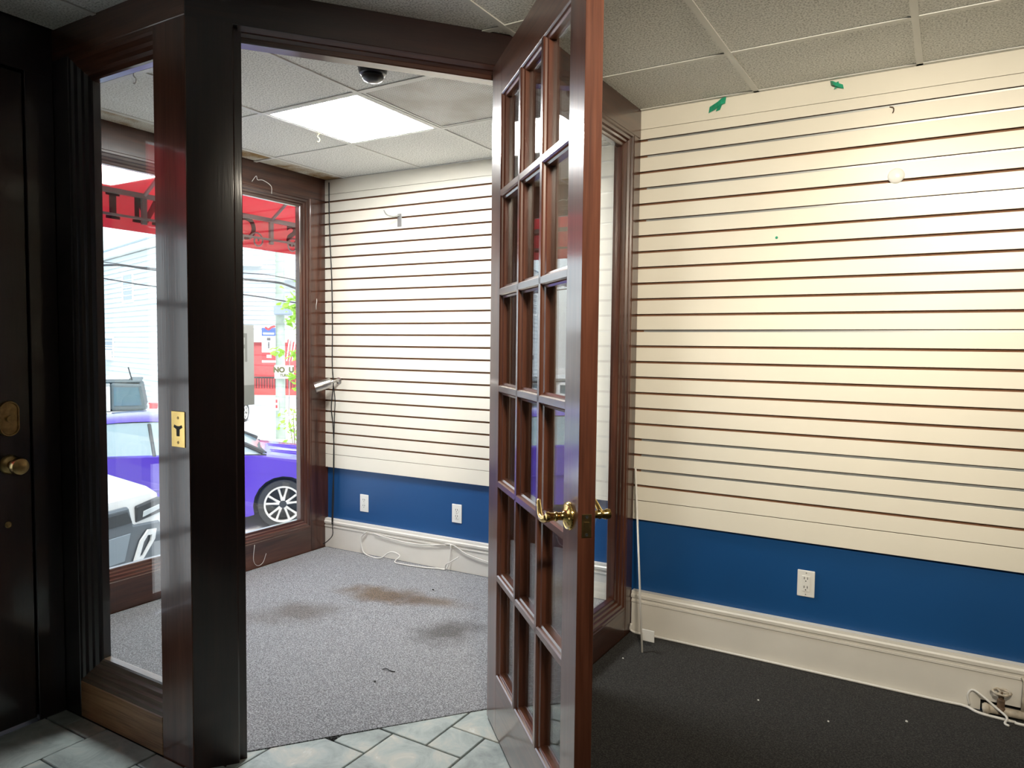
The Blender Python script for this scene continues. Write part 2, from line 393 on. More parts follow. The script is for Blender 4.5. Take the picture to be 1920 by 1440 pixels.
# ------------------------------------------------------------------ ceilings
def ceil_grid(root, xs, ys, z, skip=(), keep=None, stained=()):
    for i in range(len(xs)-1):
        for j in range(len(ys)-1):
            if (i, j) in skip: continue
            p = [(xs[i]+.009, ys[j]+.009), (xs[i+1]-.009, ys[j]+.009), (xs[i+1]-.009, ys[j+1]-.009), (xs[i]+.009, ys[j+1]-.009)]
            if keep: p = clip(p, keep)
            if not p or area(p) < .001: continue
            MB().prism(p, 'z', z+.004, z+.02).build('ceiling_tile', CSTAIN if (i, j) in stained else CTILE, root)
    for x in xs[1:-1]:
        p = [(x-.0115, ys[0]), (x+.0115, ys[0]), (x+.0115, ys[-1]), (x-.0115, ys[-1])]
        if keep: p = clip(p, keep)
        if p: MB().prism(p, 'z', z-.001, z+.0035).build('ceiling_tee', TEE, root)
    for y in ys[1:-1]:
        p = [(xs[0], y-.0115), (xs[-1], y-.0115), (xs[-1], y+.0115), (xs[0], y+.0115)]
        if keep: p = clip(p, keep)
        if p: MB().prism(p, 'z', z-.0005, z+.003).build('ceiling_tee', TEE, root)

ceil = tag(MB().box(-2.9, 3.1, -3.6, 3.3, HM+.03, HM+.13).build('ceiling', OUTER), kind='structure')
mxs = [-2.765, -2.5, -1.95, -1.354, -.745, -.136, .473, 1.082, 1.691, 2.300, 2.909]
mys = [2.783-.609*k for k in range(10, -1, -1)]+[3.25]
lamp_cells = [(4, 4), (7, 4)]
ceil_grid(ceil, mxs, mys, HM, skip=lamp_cells)
bceil = tag(MB().box(-3.7, -1.1, 1.3, 3.75, HM+.14, HM+.2).build('ceiling', OUTER), kind='structure')
vxs = [-3.556, -3.383, -2.790, -2.197, -1.604, -1.011]; vys = [1.17, 1.763, 2.356, 2.949, 3.542, 3.66]
vn = (math.sin(VA), -math.cos(VA))
bkeep = [(0, 1.47, 0, 1), (P0.x+FN.x*.05, P0.y+FN.y*.05, FN.x, FN.y), (-1.31, 0, -1, 0), (VW0.x, VW0.y+.02, vn[0], vn[1])]
ceil_grid(bceil, vxs, vys, HB, skip=[(2, 2), (3, 2)], keep=bkeep, stained=[(0, 2), (0, 3), (0, 1)])
# edge angles against the walls
MB().box(-1.262, 3.0, 3.228, 3.248, HM-.001, HM+.003).build('wall_angle', TEE, ceil)

def ceiling_lamp(x0, x1, y0, y1, z, mat, label):
    o = empty('ceiling_light', ((x0+x1)/2, (y0+y1)/2, z), 0, label, 'light', None)
    w, h = (x1-x0)/2-.013, (y1-y0)/2-.013
    b = MB()
    b.box(-w, w, -h, -h+.012, .001, .03).box(-w, w, h-.012, h, .001, .03).box(-w, -w+.012, -h+.012, h-.012, .001, .03).box(w-.012, w, -h+.012, h-.012, .001, .03)
    b.build('frame', TEE, o)
    MB().box(-w+.0125, w-.0125, -h+.0125, h-.0125, .006, .02).build('diffuser', mat, o)
    return o
ceiling_lamp(vxs[2], vxs[3], vys[2], vys[3], HB, DIFF_BAY, 'glowing square ceiling light panel beside the perforated vent in the display bay')
wheres = ['square ceiling light panel behind the camera, left one of the two', 'square ceiling light panel behind the camera, right one of the two']
for (i, j), wl in zip(lamp_cells, wheres):
    ceiling_lamp(mxs[i], mxs[i+1], mys[j], mys[j+1], HM, DIFF_MAIN, wl)

# perforated vent panel
def perf():
    M, t, b = newmat('perforated_sheet'); L = t.links.new
    g = t.nodes.new('ShaderNodeTexCoord'); v = t.nodes.new('ShaderNodeTexVoronoi'); v.inputs['Scale'].default_value = 88; v.inputs['Randomness'].default_value = 0
    v.voronoi_dimensions = '2D'
    L(g.outputs['Object'], v.inputs['Vector'])
    cr = t.nodes.new('ShaderNodeValToRGB'); e = cr.color_ramp.elements; e[0].position = .30; e[0].color = (.22, .22, .20, 1); e[1].position = .38; e[1].color = (.80, .80, .76, 1)
    L(v.outputs['Distance'], cr.inputs['Fac'])
    n = t.nodes.new('ShaderNodeTexNoise'); n.inputs['Scale'].default_value = 4; n.inputs['Detail'].default_value = 5; L(g.outputs['Object'], n.inputs['Vector'])
    c2 = t.nodes.new('ShaderNodeValToRGB'); c2.color_ramp.elements[0].position = .4; c2.color_ramp.elements[0].color = (.72, .7, .66, 1); c2.color_ramp.elements[1].position = .6; c2.color_ramp.elements[1].color = (1, 1, 1, 1)
    L(n.outputs['Fac'], c2.inputs['Fac'])
    mx = t.nodes.new('ShaderNodeMix'); mx.data_type = 'RGBA'; mx.blend_type = 'MULTIPLY'; mx.inputs[0].default_value = 1
    L(cr.outputs['Color'], mx.inputs[6]); L(c2.outputs['Color'], mx.inputs[7]); L(mx.outputs[2], b.inputs['Base Color']); b.inputs['Roughness'].default_value = .5
    return M
vent = empty('ceiling_vent', ((vxs[3]+vxs[4])/2, (vys[2]+vys[3])/2, HB), 0, 'square perforated metal vent panel in the display bay ceiling beside the light', 'vent')
w = .593/2-.013
b = MB(); b.box(-w, w, -w, -w+.012, .001, .03).box(-w, w, w-.012, w, .001, .03).box(-w, -w+.012, -w+.012, w-.012, .001, .03).box(w-.012, w, -w+.012, w-.012, .001, .03); b.build('frame', TEE, vent)
MB().box(-w+.0125, w-.0125, -w+.0125, w-.0125, .004, .012).build('perforated_sheet', perf(), vent)

# ------------------------------------------------------------------ shop slat wall
wr = tag(MB().box(-1.40, 3.1, 3.272, 3.40, -.16, HM+.12).build('wall_right', BLUE), kind='structure')
XR = 3.0; XL = -1.262; XSL = -1.345
MB().box(XSL, XR, 3.2665, 3.2715, .56, HM+.02).build('slat_backing', BACKING, wr)
zt = CAMZ+.9535; pitch = .0734; gap = .0056
SLATM = {}
def slat(parent, x0, x1, y, z0, z1, name='slat', mat=None):
    """a slat with the small undercut lips of T-groove board, front face at y"""
    prof = [(y+.017, z0+.004), (y+.006, z0+.004), (y+.004, z0), (y+.0008, z0), (y, z0+.0008), (y, z1-.0008), (y+.0008, z1), (y+.004, z1), (y+.006, z1-.004), (y+.017, z1-.004)]
    return MB().prism(prof, 'x', x0, x1).build(name, mat or CREAM, parent)
slat(wr, XSL, XR, YW, CAMZ+1.005, HM+.0005)
slat(wr, XSL, XR, YW, zt+gap, CAMZ+1.0035)
for k in range(22): slat(wr, XSL, XR, YW, zt-(k+1)*pitch+gap, zt-k*pitch-gap)
slat(wr, XSL, XR, YW, CAMZ-.732+.0015, zt-22*pitch-gap)
slat(wr, XSL, XR, YW, CAMZ-.823, CAMZ-.732-.0015)
for k in (0, 1, 3, 5, 12, 19, 20, 21):
    z = zt-k*pitch
    MB().box(XL+.03, XR, YW+.0035, YW+.012, z-gap-.002, z+gap-.0035).build('groove_insert', ALU, wr)
# baseboard with a moulded cap
def baseboard(name, x0, x1, yface, ywall, top, parent=None):
    yf = yface
    prof = [(ywall, 0.004), (yf, .004), (yf, top-.058), (yf-.004, top-.054), (yf-.004, top-.046), (yf+.001, top-.043), (yf+.001, top-.036), (yf-.008, top-.030), (yf-.009, top-.018), (yf-.003, top-.012), (yf-.002, top), (ywall, top)]
    return MB().prism(prof, 'x', x0, x1).build(name, WHITE, parent)
bb = tag(baseboard('baseboard_right', XL, .152, 3.243, 3.2715, .205), kind='structure')
MB().box(.152, .285, 3.243, 3.2715, .045, .142).build('lower_board', WHITE, bb)
MB().prism([(3.2715, .142), (3.243, .142), (3.243, .147), (3.239, .151), (3.239, .159), (3.244, .162), (3.244, .169), (3.235, .175), (3.234, .187), (3.240, .193), (3.241, .205), (3.2715, .205)], 'x', .152, .285).build('cap_board', WHITE, bb)
MB().box(.152, .285, 3.262, 3.2715, .004, .045).build('pipe_notch', SLOT, bb)
b = baseboard('end_board', .285, XR, 3.235, 3.2715, .205, bb)

# ------------------------------------------------------------------ display bay back wall (turned 2 degrees)
wf = empty('wall_far', (VW0.x, VW0.y, 0), VA, kind='structure')
L0, L1, LS = 0.0, 2.36, 1.93
MB().box(-.16, L1, .022, .15, -.16, HB+.12).build('plaster', BLUE, wf)
MB().box(0, LS, .0165, .0215, .56, HB+.01).build('slat_backing', BACKING, wf)
zv = CAMZ+.923; vp = .0725
slat(wf, L0, LS, 0, CAMZ+.9715, HB+.002)
slat(wf, L0, LS, 0, zv+gap, CAMZ+.9695)
for k in range(22): slat(wf, L0, LS, 0, zv-(k+1)*vp+gap, zv-k*vp-gap)
slat(wf, L0, LS, 0, CAMZ-.741+.0015, zv-22*vp-gap)
slat(wf, L0, LS, 0, CAMZ-.829, CAMZ-.741-.0015)
MB().box(LS+.002, L1, 0, .0215, CAMZ-.829, HB+.002).build('plain_panel', WHITE, wf)
bf = empty('baseboard_far', (VW0.x, VW0.y, 0), VA, kind='structure')
baseboard('board', 0, L1, -.006, .0215, .198, bf)
# closing wall between the bay and the shop wall
wj = tag(MB().box(-1.42, -1.275, 3.40, 3.75, -.16, HM+.12).build('wall_return', WHITE), kind='structure')

# ------------------------------------------------------------------ partition: posts, headers, sidelights
def plan_prism(name, pts, z0, z1, mat, parent=None, bevel=.002):
    return MB().prism([tuple(p) for p in pts], 'z', z0, z1).build(name, mat, parent, bevel=bevel)
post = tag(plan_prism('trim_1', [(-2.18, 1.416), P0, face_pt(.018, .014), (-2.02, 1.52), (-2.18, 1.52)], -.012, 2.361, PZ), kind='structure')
plan_prism('post_board', [face_pt(.0005), face_pt(.137), face_pt(.137, .02), face_pt(.161, .02), face_pt(.161, .10), face_pt(.03, .10), face_pt(.0185, .0145)], -.012, 2.361, DZ, post)  # same post, this face split off to carry its shade as colour
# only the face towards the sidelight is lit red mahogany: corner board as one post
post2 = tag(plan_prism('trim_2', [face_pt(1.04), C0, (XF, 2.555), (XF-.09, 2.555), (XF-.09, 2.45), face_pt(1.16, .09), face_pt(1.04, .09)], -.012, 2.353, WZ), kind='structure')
hd = empty('trim_3', (P0.x, P0.y, 0), math.atan2(FD.y, FD.x), kind='structure')   # local x along door facet, y into the bay
MB().box(.0, 1.2247, 0, .05, 2.353, HM+.02).build('header_board', DX, hd, bevel=.002)
MB().box(.15, 1.2, .045, .10, 2.318, 2.3525).build('stop', WX, hd, bevel=.003)
MB().box(.15, 1.2, .0505, .105, 2.353, HM+.02).build('header_backing', WX, hd)
MB().prism([(.0, 2.353), (.02, 2.343), (.032, 2.343), (.044, 2.335), (.044, 2.353)], 'x', .15, 1.04).build('header_molding', WX, hd)

MOLD = [(0, .002), (.010, .002), (.014, .009), (.026, .011), (.031, .020), (.040, .022), (.046, .031), (.056, .033), (.060, .036), (.060, .062), (0, .062)]
def glazing(root, x0, x1, z0, z1, mats, prof=MOLD, names='molding', sides='lrtb'):
    """mitred stepped moulding ring whose outer rectangle is x0..x1, z0..z1 (local x along, y into the wall)"""
    dep = (0, 1, 0); mh, mv = mats
    if 'b' in sides: MB().side(prof, (x0, 0, z0), (x1, 0, z0), (0, 0, 1), dep).build(names, mh, root)
    if 't' in sides: MB().side(prof, (x0, 0, z1), (x1, 0, z1), (0, 0, -1), dep).build(names, mh, root)
    if 'l' in sides: MB().side(prof, (x0, 0, z0), (x0, 0, z1), (1, 0, 0), dep).build(names, mv, root)
    if 'r' in sides: MB().side(prof, (x1, 0, z0), (x1, 0, z1), (-1, 0, 0), dep).build(names, mv, root)
    u = max(p[0] for p in prof)
    MB().box(x0+u-.006, x1-u+.006, .048, .053, z0+u-.006, z1-u+.006).build('pane', GLASS, root)

# left sidelight, local x = world x, face Y=1.416
w2 = empty('window_2', (-2.77, 1.416, 0), 0, kind='structure')
Wl = .59
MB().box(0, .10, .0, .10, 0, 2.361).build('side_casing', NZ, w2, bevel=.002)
MB().box(0, Wl+.16, .0, .10, 2.3615, HM+.02).build('head_casing', PX, w2, bevel=.002)
MB().box(.1005, Wl, .0, .10, 0, .133).build('sill_board', BOARD, w2, bevel=.003)
MOLDL = [(u*1.5, d) for u, d in MOLD]
glazing(w2, .1005, Wl+.10, .1335, 2.361, (PX, NZ), MOLDL, sides='lrt')
MB().side(MOLDL, (.1005, 0, .1335), (Wl+.10, 0, .1335), (0, 0, 1), (0, 1, 0)).build('sill_molding', SILLW, w2)

# right sidelight, local x = world Y, local y = -world X
w3 = empty('window_3', (XF, 2.5555, 0), PI/2, kind='structure')
Wr = 3.25-2.5555
MB().box(Wr-.078, Wr-.0005, 0, .10, 0, 2.335).build('side_casing', WZ, w3, bevel=.002)
MB().box(-.17, Wr-.0005, 0, .10, 2.3355, HM+.02).build('head_casing', WX, w3, bevel=.002)
MB().box(0, Wr-.0785, 0, .10, 0, .133).build('sill_board', WX, w3, bevel=.003)
glazing(w3, 0, Wr-.0785, .1335, 2.335, (WX, WZ))

# street window
w1 = empty('window_1', (XS, 1.47, 0), PI/2, kind='structure')
Ws = 3.50-1.47
MB().box(Ws-.118, Ws+.05, 0, .14, 0, 2.30).build('side_casing', WZ, w1, bevel=.002)
MB().box(0, .12, 0, .14, 0, 2.30).build('side_casing', WZ, w1, bevel=.002)
MB().box(0, Ws+.05, 0, .14, 2.3005, HB+.02).build('head_casing', WX, w1, bevel=.002)
MB().box(.1205, Ws-.1185, 0, .14, 0, .160).build('sill_board', WX, w1, bevel=.003)
glazing(w1, .1205, Ws-.1185, .1605, 2.30, (WX, WZ))

# ------------------------------------------------------------------ entry wall with the glazed entry door
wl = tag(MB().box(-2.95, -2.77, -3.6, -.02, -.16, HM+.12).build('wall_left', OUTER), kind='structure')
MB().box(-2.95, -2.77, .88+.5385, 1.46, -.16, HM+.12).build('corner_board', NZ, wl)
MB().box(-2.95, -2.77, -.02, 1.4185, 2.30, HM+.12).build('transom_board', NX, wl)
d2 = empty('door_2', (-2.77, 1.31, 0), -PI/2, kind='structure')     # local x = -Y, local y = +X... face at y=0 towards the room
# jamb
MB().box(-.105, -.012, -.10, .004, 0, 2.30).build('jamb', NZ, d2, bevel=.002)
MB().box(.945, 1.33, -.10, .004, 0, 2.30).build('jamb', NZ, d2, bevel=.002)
D2Y0, D2Y1 = -.05, -.004
def door_box(a, c, z0, z1, nm, mat): return MB().box(a, c, D2Y0, D2Y1, z0, z1).build(nm, mat, d2, bevel=.003)
MB().box(-.020, .014, -.085, -.0505, 0, 2.30).build('stop', NZ, d2); MB().box(.0145, .95, -.085, -.0505, 2.270, 2.2995).build('stop', NX, d2)
door_box(-.008, .15, .01, 2.29, 'stile', NZ); door_box(.79, .94, .01, 2.29, 'stile', NZ)
door_box(.1505, .7895, .01, .24, 'rail', NX); door_box(.1505, .7895, 2.17, 2.29, 'rail', NX)
for k in range(1, 6): door_box(.1505, .7895, .24+k*.3217-.014, .24+k*.3217+.014, 'muntin', NX)
for k in (1, 2): door_box(.15+k*.2133-.012, .15+k*.2133+.012, .2405, 2.1695, 'muntin', NZ)
for k in range(6):
    for q in range(3):
        MB().box(.1505+q*.2133+.010, .1505+(q+1)*.2133-.012, -.029, -.025, .24+k*.3217+.012, .24+(k+1)*.3217-.012).build('pane', GLASS, d2)
# hardware (local -> x = 1.31 - Y)
def ycap(parent, c, a, bb_, h, n, mat, name, y0):
    """stadium-shaped plate with a raised rim, standing out along +y from y0"""
    def ring(s, y): 
        r = a*s; st = (bb_-a)
        return [(c[0]+r*math.cos(t), y, c[1]+r*math.sin(t)+(st if math.sin(t) >= 0 else -st)) for t in [2*PI*(k+.5)/n for k in range(n)]]
    return MB().loft([ring(1, y0), ring(1, y0+h*.6), ring(.93, y0+h), ring(.82, y0+h), ring(.76, y0+h*.7), ring(.2, y0+h*.72)]).build(name, mat, parent, smooth=False)
ycap(d2, (.063, 1.10), .033, .062, .014, 24, DBRASS, 'deadbolt_plate', -.004)
MB().lathe([(.0001, .010), (.012, .010), (.012, .022), (.0001, .022)], (.063, -.004, 1.10), (0, 1, 0), 16).build('deadbolt_turn', DBRASS, d2)
MB().lathe([(.034, 0), (.034, .006), (.028, .012), (.016, .016), (.012, .03), (.014, .04), (.027, .052), (.031, .064), (.027, .076), (.014, .081), (.0001, .081)], (.061, -.004, .94), (0, 1, 0), 28).build('door_knob', DBRASS, d2, smooth=True, auto=50)
MB().lathe([(.011, 0), (.011, .004), (.008, .006), (.004, .004), (.0001, .004)], (.071, -.004, .731), (0, 1, 0), 16).build('keyhole_cap', DBRASS, d2)
# bay side wall beyond the sidelight, facade above the window
tag(MB().box(-3.70, -2.951, 1.36, 1.465, -.16, HM+.12).build('wall_side', WZ), kind='structure')
fac = tag(MB().box(-3.72, -3.557, 1.30, 9.0, HB+.15, 3.3).build('wall_facade', OUTER), kind='structure')
MB().box(-3.72, -3.557, 3.57, 9.0, -1.3, HB+.15).build('masonry', OUTER, fac)
MB().box(-3.70, -3.557, 1.465, 3.57, -1.3, -.001).build('masonry', OUTER, fac)
tag(MB().box(-3.0, 3.1, -3.75, -3.6, -.16, HM+.12).build('wall_back', OUTER), kind='structure')
tag(MB().box(3.0, 3.15, -3.6, 3.4, -.16, HM+.12).build('wall_side', OUTER), kind='structure')
tag(MB().box(-3.72, 3.15, -3.75, 9.0, HM+.21, HM+.35).build('ceiling_deck', OUTER), kind='structure')

# strike plate on the post
sp = empty('strike_plate', (-2.0735, 1.416, 1.096), 0, 'small brass strike plate with keyhole cutout on the dark wooden post', 'strike plate')
poly = [(-.034, -.057), (.034, -.057), (.034, .057), (-.034, .057)]
MB().prism(poly, 'y', -.0022, 0).build('plate', BRASS, sp, bevel=.001)
b = MB(); b.prism([(-.007, -.022), (.007, -.022), (.008, .0), (.022, .006), (.018, .014), (.006, .010), (-.006, .010), (-.018, .014), (-.022, .006), (-.008, 0)], 'y', -.0028, -.0021); b.build('keyhole', SLOT, sp)
for z in (-.042, .036): MB().lathe([(.005, 0), (.004, .0012), (.0001, .0006)], (0, -.0022, z), (0, -1, 0), 10).build('screw', DBRASS, sp)

# ------------------------------------------------------------------ the open french door
door = empty('door_1', (-1.411, 2.198, 0), math.radians(-44.15), kind='structure')
DT, ZB, ZT = .044, .010, 2.343; S0, S1, SW = .130, .826, .933
g0 = .026
def stick(w): return [(-w, 0), (w, 0), (w+.004, .004), (w+.006, .010), (w+.012, .013), (w+.012, .036), (w+.006, .038), (w+.003, DT), (-w-.003, DT), (-w-.006, .038), (-w-.012, .036), (-w-.012, .013), (-w-.006, .010), (-w-.004, .004)]
edge = [(0, 0), (.004, .004), (.006, .010), (.012, .013), (.012, .036), (.006, .038), (.003, DT)]
MB().prism([(0, DT), (0, 0)]+[(S0+u, d) for u, d in edge], 'z', ZB, ZT).build('stile', LZ, door, bevel=.001)
MB().prism([(SW, 0), (SW, DT)]+[(S1-u, d) for u, d in reversed(edge)], 'z', ZB, ZT).build('stile', LZ, door, bevel=.001)
zb = [2.215, 1.886, 1.553, 1.223, .893, .563, .217]
MB().prism([(DT, ZT), (0, ZT)]+[(d, zb[0]-u) for u, d in edge], 'x', S0, S1).build('rail', LX, door, bevel=.001)
MB().prism([(DT, ZB), (0, ZB)]+[(d, zb[6]+u) for u, d in edge], 'x', S0, S1).build('rail', LX, door, bevel=.001)
for z in zb[1:6]: MB().prism([(d, z+u) for u, d in stick(.009)], 'x', S0, S1).build('muntin', LX, door)
cols = [S0, S0+(S1-S0)/3, S0+2*(S1-S0)/3, S1]
for x in cols[1:3]: MB().prism([(x+u, d) for u, d in stick(.009)], 'z', zb[6], zb[0]).build('muntin', LZ, door)
for i in range(6):
    for j in range(3):
        MB().box(cols[j]+.016, cols[j+1]-.016, g0-.0015, g0+.0015, zb[i+1]+.016, zb[i]-.016).build('pane', GLASS, door)
def lever(side):
    """handle set: rosette with rope rim, neck, wavy lever ending in a scroll; side -1 on the bay face, +1 on the other"""
    y0 = 0 if side < 0 else DT
    ro = MB().lathe([(.0345, 0), (.0345, .004), (.032, .008), (.028, .007), (.026, .0085), (.018, .010), (.014, .014), (.0105, .018), (.0095, .030), (.012, .033), (.012, .037), (.0095, .040), (.0105, .050), (.013, .054), (.012, .062), (.0001, .064)], (.872, y0, .955), (0, side, 0), 32).build('rosette', BRASS, door, smooth=True, auto=45)
    b = MB()
    for k in range(32):
        a = 2*PI*k/32; b.lathe([(.0001, 0), (.003, .001), (.003, .004), (.0001, .006)], (.872+.032*math.cos(a), y0, .955+.032*math.sin(a)), (0, side, 0), 6)
    b.build('rope_rim', BRASS, ro, smooth=True)
    pts = [(.872, .056, .953), (.852, .060, .945), (.832, .060, .944), (.812, .058, .953), (.796, .055, .967), (.783, .052, .976), (.771, .050, .974), (.767, .049, .965), (.774, .048, .960)]
    pts = [(x, y0+side*y, z) for x, y, z in pts]
    c = curve_pts(pts, 5); n = len(c)
    rr = [.0105-.0055*min(1, i/(n*.55))+(.001 if i > n*.9 else 0) for i in range(n)]
    MB().tube(c, rr, 12).build('lever_handle', BRASS, door, smooth=True)
lever(-1); lever(1)
lp = MB().box(SW, SW+.0018, DT/2-.0125, DT/2+.0125, .915, .972).build('latch_plate', DBRASS, door, bevel=.0008)
MB().prism([(DT/2-.007, .934), (DT/2+.006, .934), (DT/2+.006, .953), (DT/2-.007, .953)], 'x', SW+.0018, SW+.006).build('latch_bolt', DBRASS, lp)
for z in (.922, .965): MB().lathe([(.0042, 0), (.0032, .001), (.0001, .0004)], (SW+.0018, DT/2, z), (1, 0, 0), 10).build('screw', SLOT, lp)
for z in (.25, 1.2, 2.1):
    MB().lathe([(.006, -.05), (.006, .05)], (-.006, DT+.004, z), (0, 0, 1), 10).build('hinge', DBRASS, door, smooth=True, auto=40)

# ------------------------------------------------------------------ small things of the shop wall
def outlet(loc, rz, label, decora, sc=1.0):
    o = empty('power_outlet', loc, rz, label, 'outlet')
    MB().box(-.035*sc, .035*sc, -.006, 0, -.057*sc, .057*sc).build('cover_plate', PLAST, o, bevel=.003, seg=2)
    if decora:
        MB().box(-.0165, .0165, -.0085, -.006, -.0335, .0335).build('receptacle', PLAST, o, bevel=.001)
    zz = (-.019, .019)
    for z in zz:
        if not decora:
            MB().lathe([(.0165, 0), (.0165, .002), (.0001, .002)], (0, -.006, z), (0, -1, 0), 18).build('receptacle', PLAST, o)
        y = -.0088 if decora else -.0083
        for dx in (-.0065, .0065): MB().box(dx-.0012, dx+.0012, y-.0004, y+.001, z, z+.010).build('slot', SLOT, o)
        MB().lathe([(.0026, 0), (.0001, .0003)], (0, y, z-.007), (0, -1, 0), 8).build('slot', SLOT, o)
    for z in ((-.046, .046) if decora else (0,)): MB().lathe([(.003, 0), (.0022, .0012), (.0001, .0012)], (0, -.006, z*sc), (0, -1, 0), 8).build('screw', CHROME, o)
    return o
outlet((-.4865, 3.272, .370), 0, 'white wall outlet on the dark blue wall right of the open door', True)
def vloc(x, y, z): return (VW0.x+x*math.cos(VA)-y*math.sin(VA), VW0.y+x*math.sin(VA)+y*math.cos(VA), z)
outlet(vloc(.318, .022, .330), VA, 'white wall outlet on the bay blue wall, the one nearer the street window', False)
outlet(vloc(1.040, .022, .350), VA, 'white wall outlet on the bay blue wall, the one nearer the open door', False)

def tape(loc, label, s, flip):
    o = empty('tape_scrap', loc, 0, label, 'tape')
    f = -1 if flip else 1
    r1 = [(-.045*s*f, -.001, -.012*s), (-.01*s*f, -.012, .0), (.012*s*f, -.018, .012*s), (.028*s*f, -.004, .020*s)]
    b = MB(); b.loft([[Vector(p)+Vector((0, 0, -.013*s)), Vector(p)+Vector((0, -.0012, -.013*s)), Vector(p)+Vector((.004*f, -.0012, .014*s)), Vector(p)+Vector((.004*f, 0, .014*s))] for p in r1]); b.build('folded_strip', GREEN, o)
    b = MB(); b.loft([[Vector(p), Vector(p)+Vector((0, -.0012, 0)), Vector(p)+Vector((.018*s, -.0012, .004)), Vector(p)+Vector((.018*s, 0, .004))] for p in [(-.005*s, -.001, .02*s), (0, -.012*s, .0), (-.012*s, -.004, -.022*s)]]); b.build('torn_end', GREEN, o)
tape((-.905, 3.2495, 2.430), 'scrap of green tape on the slat wall top, the larger one by the door partition', 1.0, False)
tape((-.432, 3.2495, 2.436), 'scrap of green tape on the slat wall top, the small crumpled one further right', .65, True)
tag(MB().lathe([(.030, 0), (.029, .004), (.022, .009), (.010, .012), (.0001, .013)], (-.203, 3.2495, 2.052), (0, -1, 0), 24).build('adhesive_disc', PLAST, smooth=True), 'round white adhesive disc stuck on the slat wall at upper right', 'disc')
tag(MB().lathe([(.006, 0), (.005, .004), (.0001, .005)], (-.646, 3.2495, 1.841), (0, -1, 0), 10).build('push_pin', GREEN, smooth=True), 'tiny green push pin in the middle of a slat', 'pin')
tag(MB().tube(curve_pts([(-.235, 3.249, 2.322), (-.222, 3.245, 2.316), (-.220, 3.245, 2.304), (-.224, 3.247, 2.296)], 4), .0022, 6).build('wire_hook', RUST, smooth=True), 'short rusty wire hook on the slat wall just under the top groove', 'hook')
# thin rod with tag
rod = empty('blind_wand', (-1.128, 3.04, .004), 0, 'thin white rod leaning in the corner beside the slat wall', 'rod')
MB().tube([(0, 0, 0), (-.117, .175, .80)], .0048, 8).build('rod', CABLE, rod, smooth=True)
tg = MB().box(-.010, .048, .018, .021, .048, .100).build('tag', PLAST, rod, bevel=.001)
# white cable along the baseboard
c = curve_pts([(-1.255, 3.225, .05), (-1.245, 3.225, .012), (-1.1, 3.23, .010), (-.49, 3.232, .010), (.0, 3.232, .010), (.10, 3.228, .012), (.15, 3.200, .009), (.25, 3.19, .009), (.36, 3.18, .009), (1.2, 3.20, .009)], 6)
tag(MB().tube(c, .0055, 8).build('cable', CABLE, smooth=True), 'white cable lying along the foot of the shop baseboard', 'cable')
c = curve_pts([(.118, 3.236, .018), (.112, 3.236, .055), (.125, 3.234, .078), (.15, 3.222, .072), (.20, 3.195, .045), (.232, 3.165, .030), (.226, 3.158, .010), (.238, 3.145, .009)], 6)
tag(MB().tube(c, .0042, 8).build('cable', CABLE, smooth=True), 'short looped white cable end in front of the old pipe valve', 'cable')
# old valve at the baseboard
va = empty('pipe_valve', (.215, 3.215, 0), 0, 'old rusty pipe valve with painted handwheel low on the baseboard', 'valve')
MB().lathe([(.016, .020), (.016, .04), (.012, .045), (.013, .070), (.009, .074), (.009, .088), (.005, .090), (.005, .103), (.0001, .104)], (0, 0, 0), (0, 0, 1), 16).build('valve_body', RUST, va, smooth=True, auto=40)
MB().tube([(-.052, 0, .028), (-.046, 0, .028), (.075, .004, .028)], [.019, .017, .015], 14).build('pipe', OLDPIPE, va, smooth=True, auto=60)
MB().lathe([(.0001, -.014), (.016, -.012), (.021, 0), (.016, .012), (.0001, .014)], (-.045, -.004, .028), (1, 0, .1), 14).build('elbow', OLDPIPE, va, smooth=True)
b = MB()
b.tube([(.028*math.cos(a), .028*math.sin(a), .100+.001*math.sin(6*a)) for a in [2*PI*k/24 for k in range(25)]], [.0048+.0016*math.cos(6*2*PI*k/24) for k in range(25)], 8)
for k in range(3): a = 2*PI*k/3; b.tube([(0, 0, .100), (.027*math.cos(a), .027*math.sin(a), .100)], .004, 6)
b.build('handwheel', OLDPIPE, va, smooth=True)
MB().tube([(.068, .006, .028), (.072, .008, .155), (.064, .022, .163)], .007, 10).build('riser', OLDPIPE, va, smooth=True)

# ------------------------------------------------------------------ small things of the bay
dome = empty('dome_camera', (-1.92, 2.145, HB), 0, 'black dome security camera hanging from the bay ceiling above the door', 'camera')
MB().lathe([(.062, .0025), (.062, -.008), (.056, -.016), (.054, -.030), (.050, -.040), (.040, -.044)], (0, 0, 0), (0, 0, 1), 28).build('housing', BLACK, dome, smooth=True, auto=40)
MB().lathe([(.040, -.043), (.042, -.052), (.036, -.062), (.02, -.069), (.0001, -.071)], (0, 0, 0), (0, 0, 1), 24).build('dome', BLACK, dome, smooth=True)
spt = empty('spotlight', vloc(.121, 0, 1.126), VA, 'small silver cylinder spotlight on a swivel mount beside the street window', 'lamp')
MB().lathe([(.022, 0), (.022, .006), (.012, .010), (.010, .03), (.0001, .031)], (0, 0, 0), (0, -1, 0), 18).build('mount', CHROME, spt, smooth=True, auto=40)
MB().tube([(0, -.025, 0), (-.01, -.05, -.004), (-.02, -.065, -.012)], .010, 10).build('swivel', CHROME, spt, smooth=True)
MB().lathe([(.0001, -.01), (.028, -.008), (.032, 0), (.034, .10), (.029, .10), (.027, .08), (.0001, .08)], (-.012, -.072, -.012), (-.66, -.68, -.30), 24).build('lamp_head', CHROME, spt, smooth=True, auto=40)
hk = empty('slatwall_hook', vloc(.616, 0, 2.150), VA, 'pale metal slat wall hook sticking out high on the bay wall', 'hook')
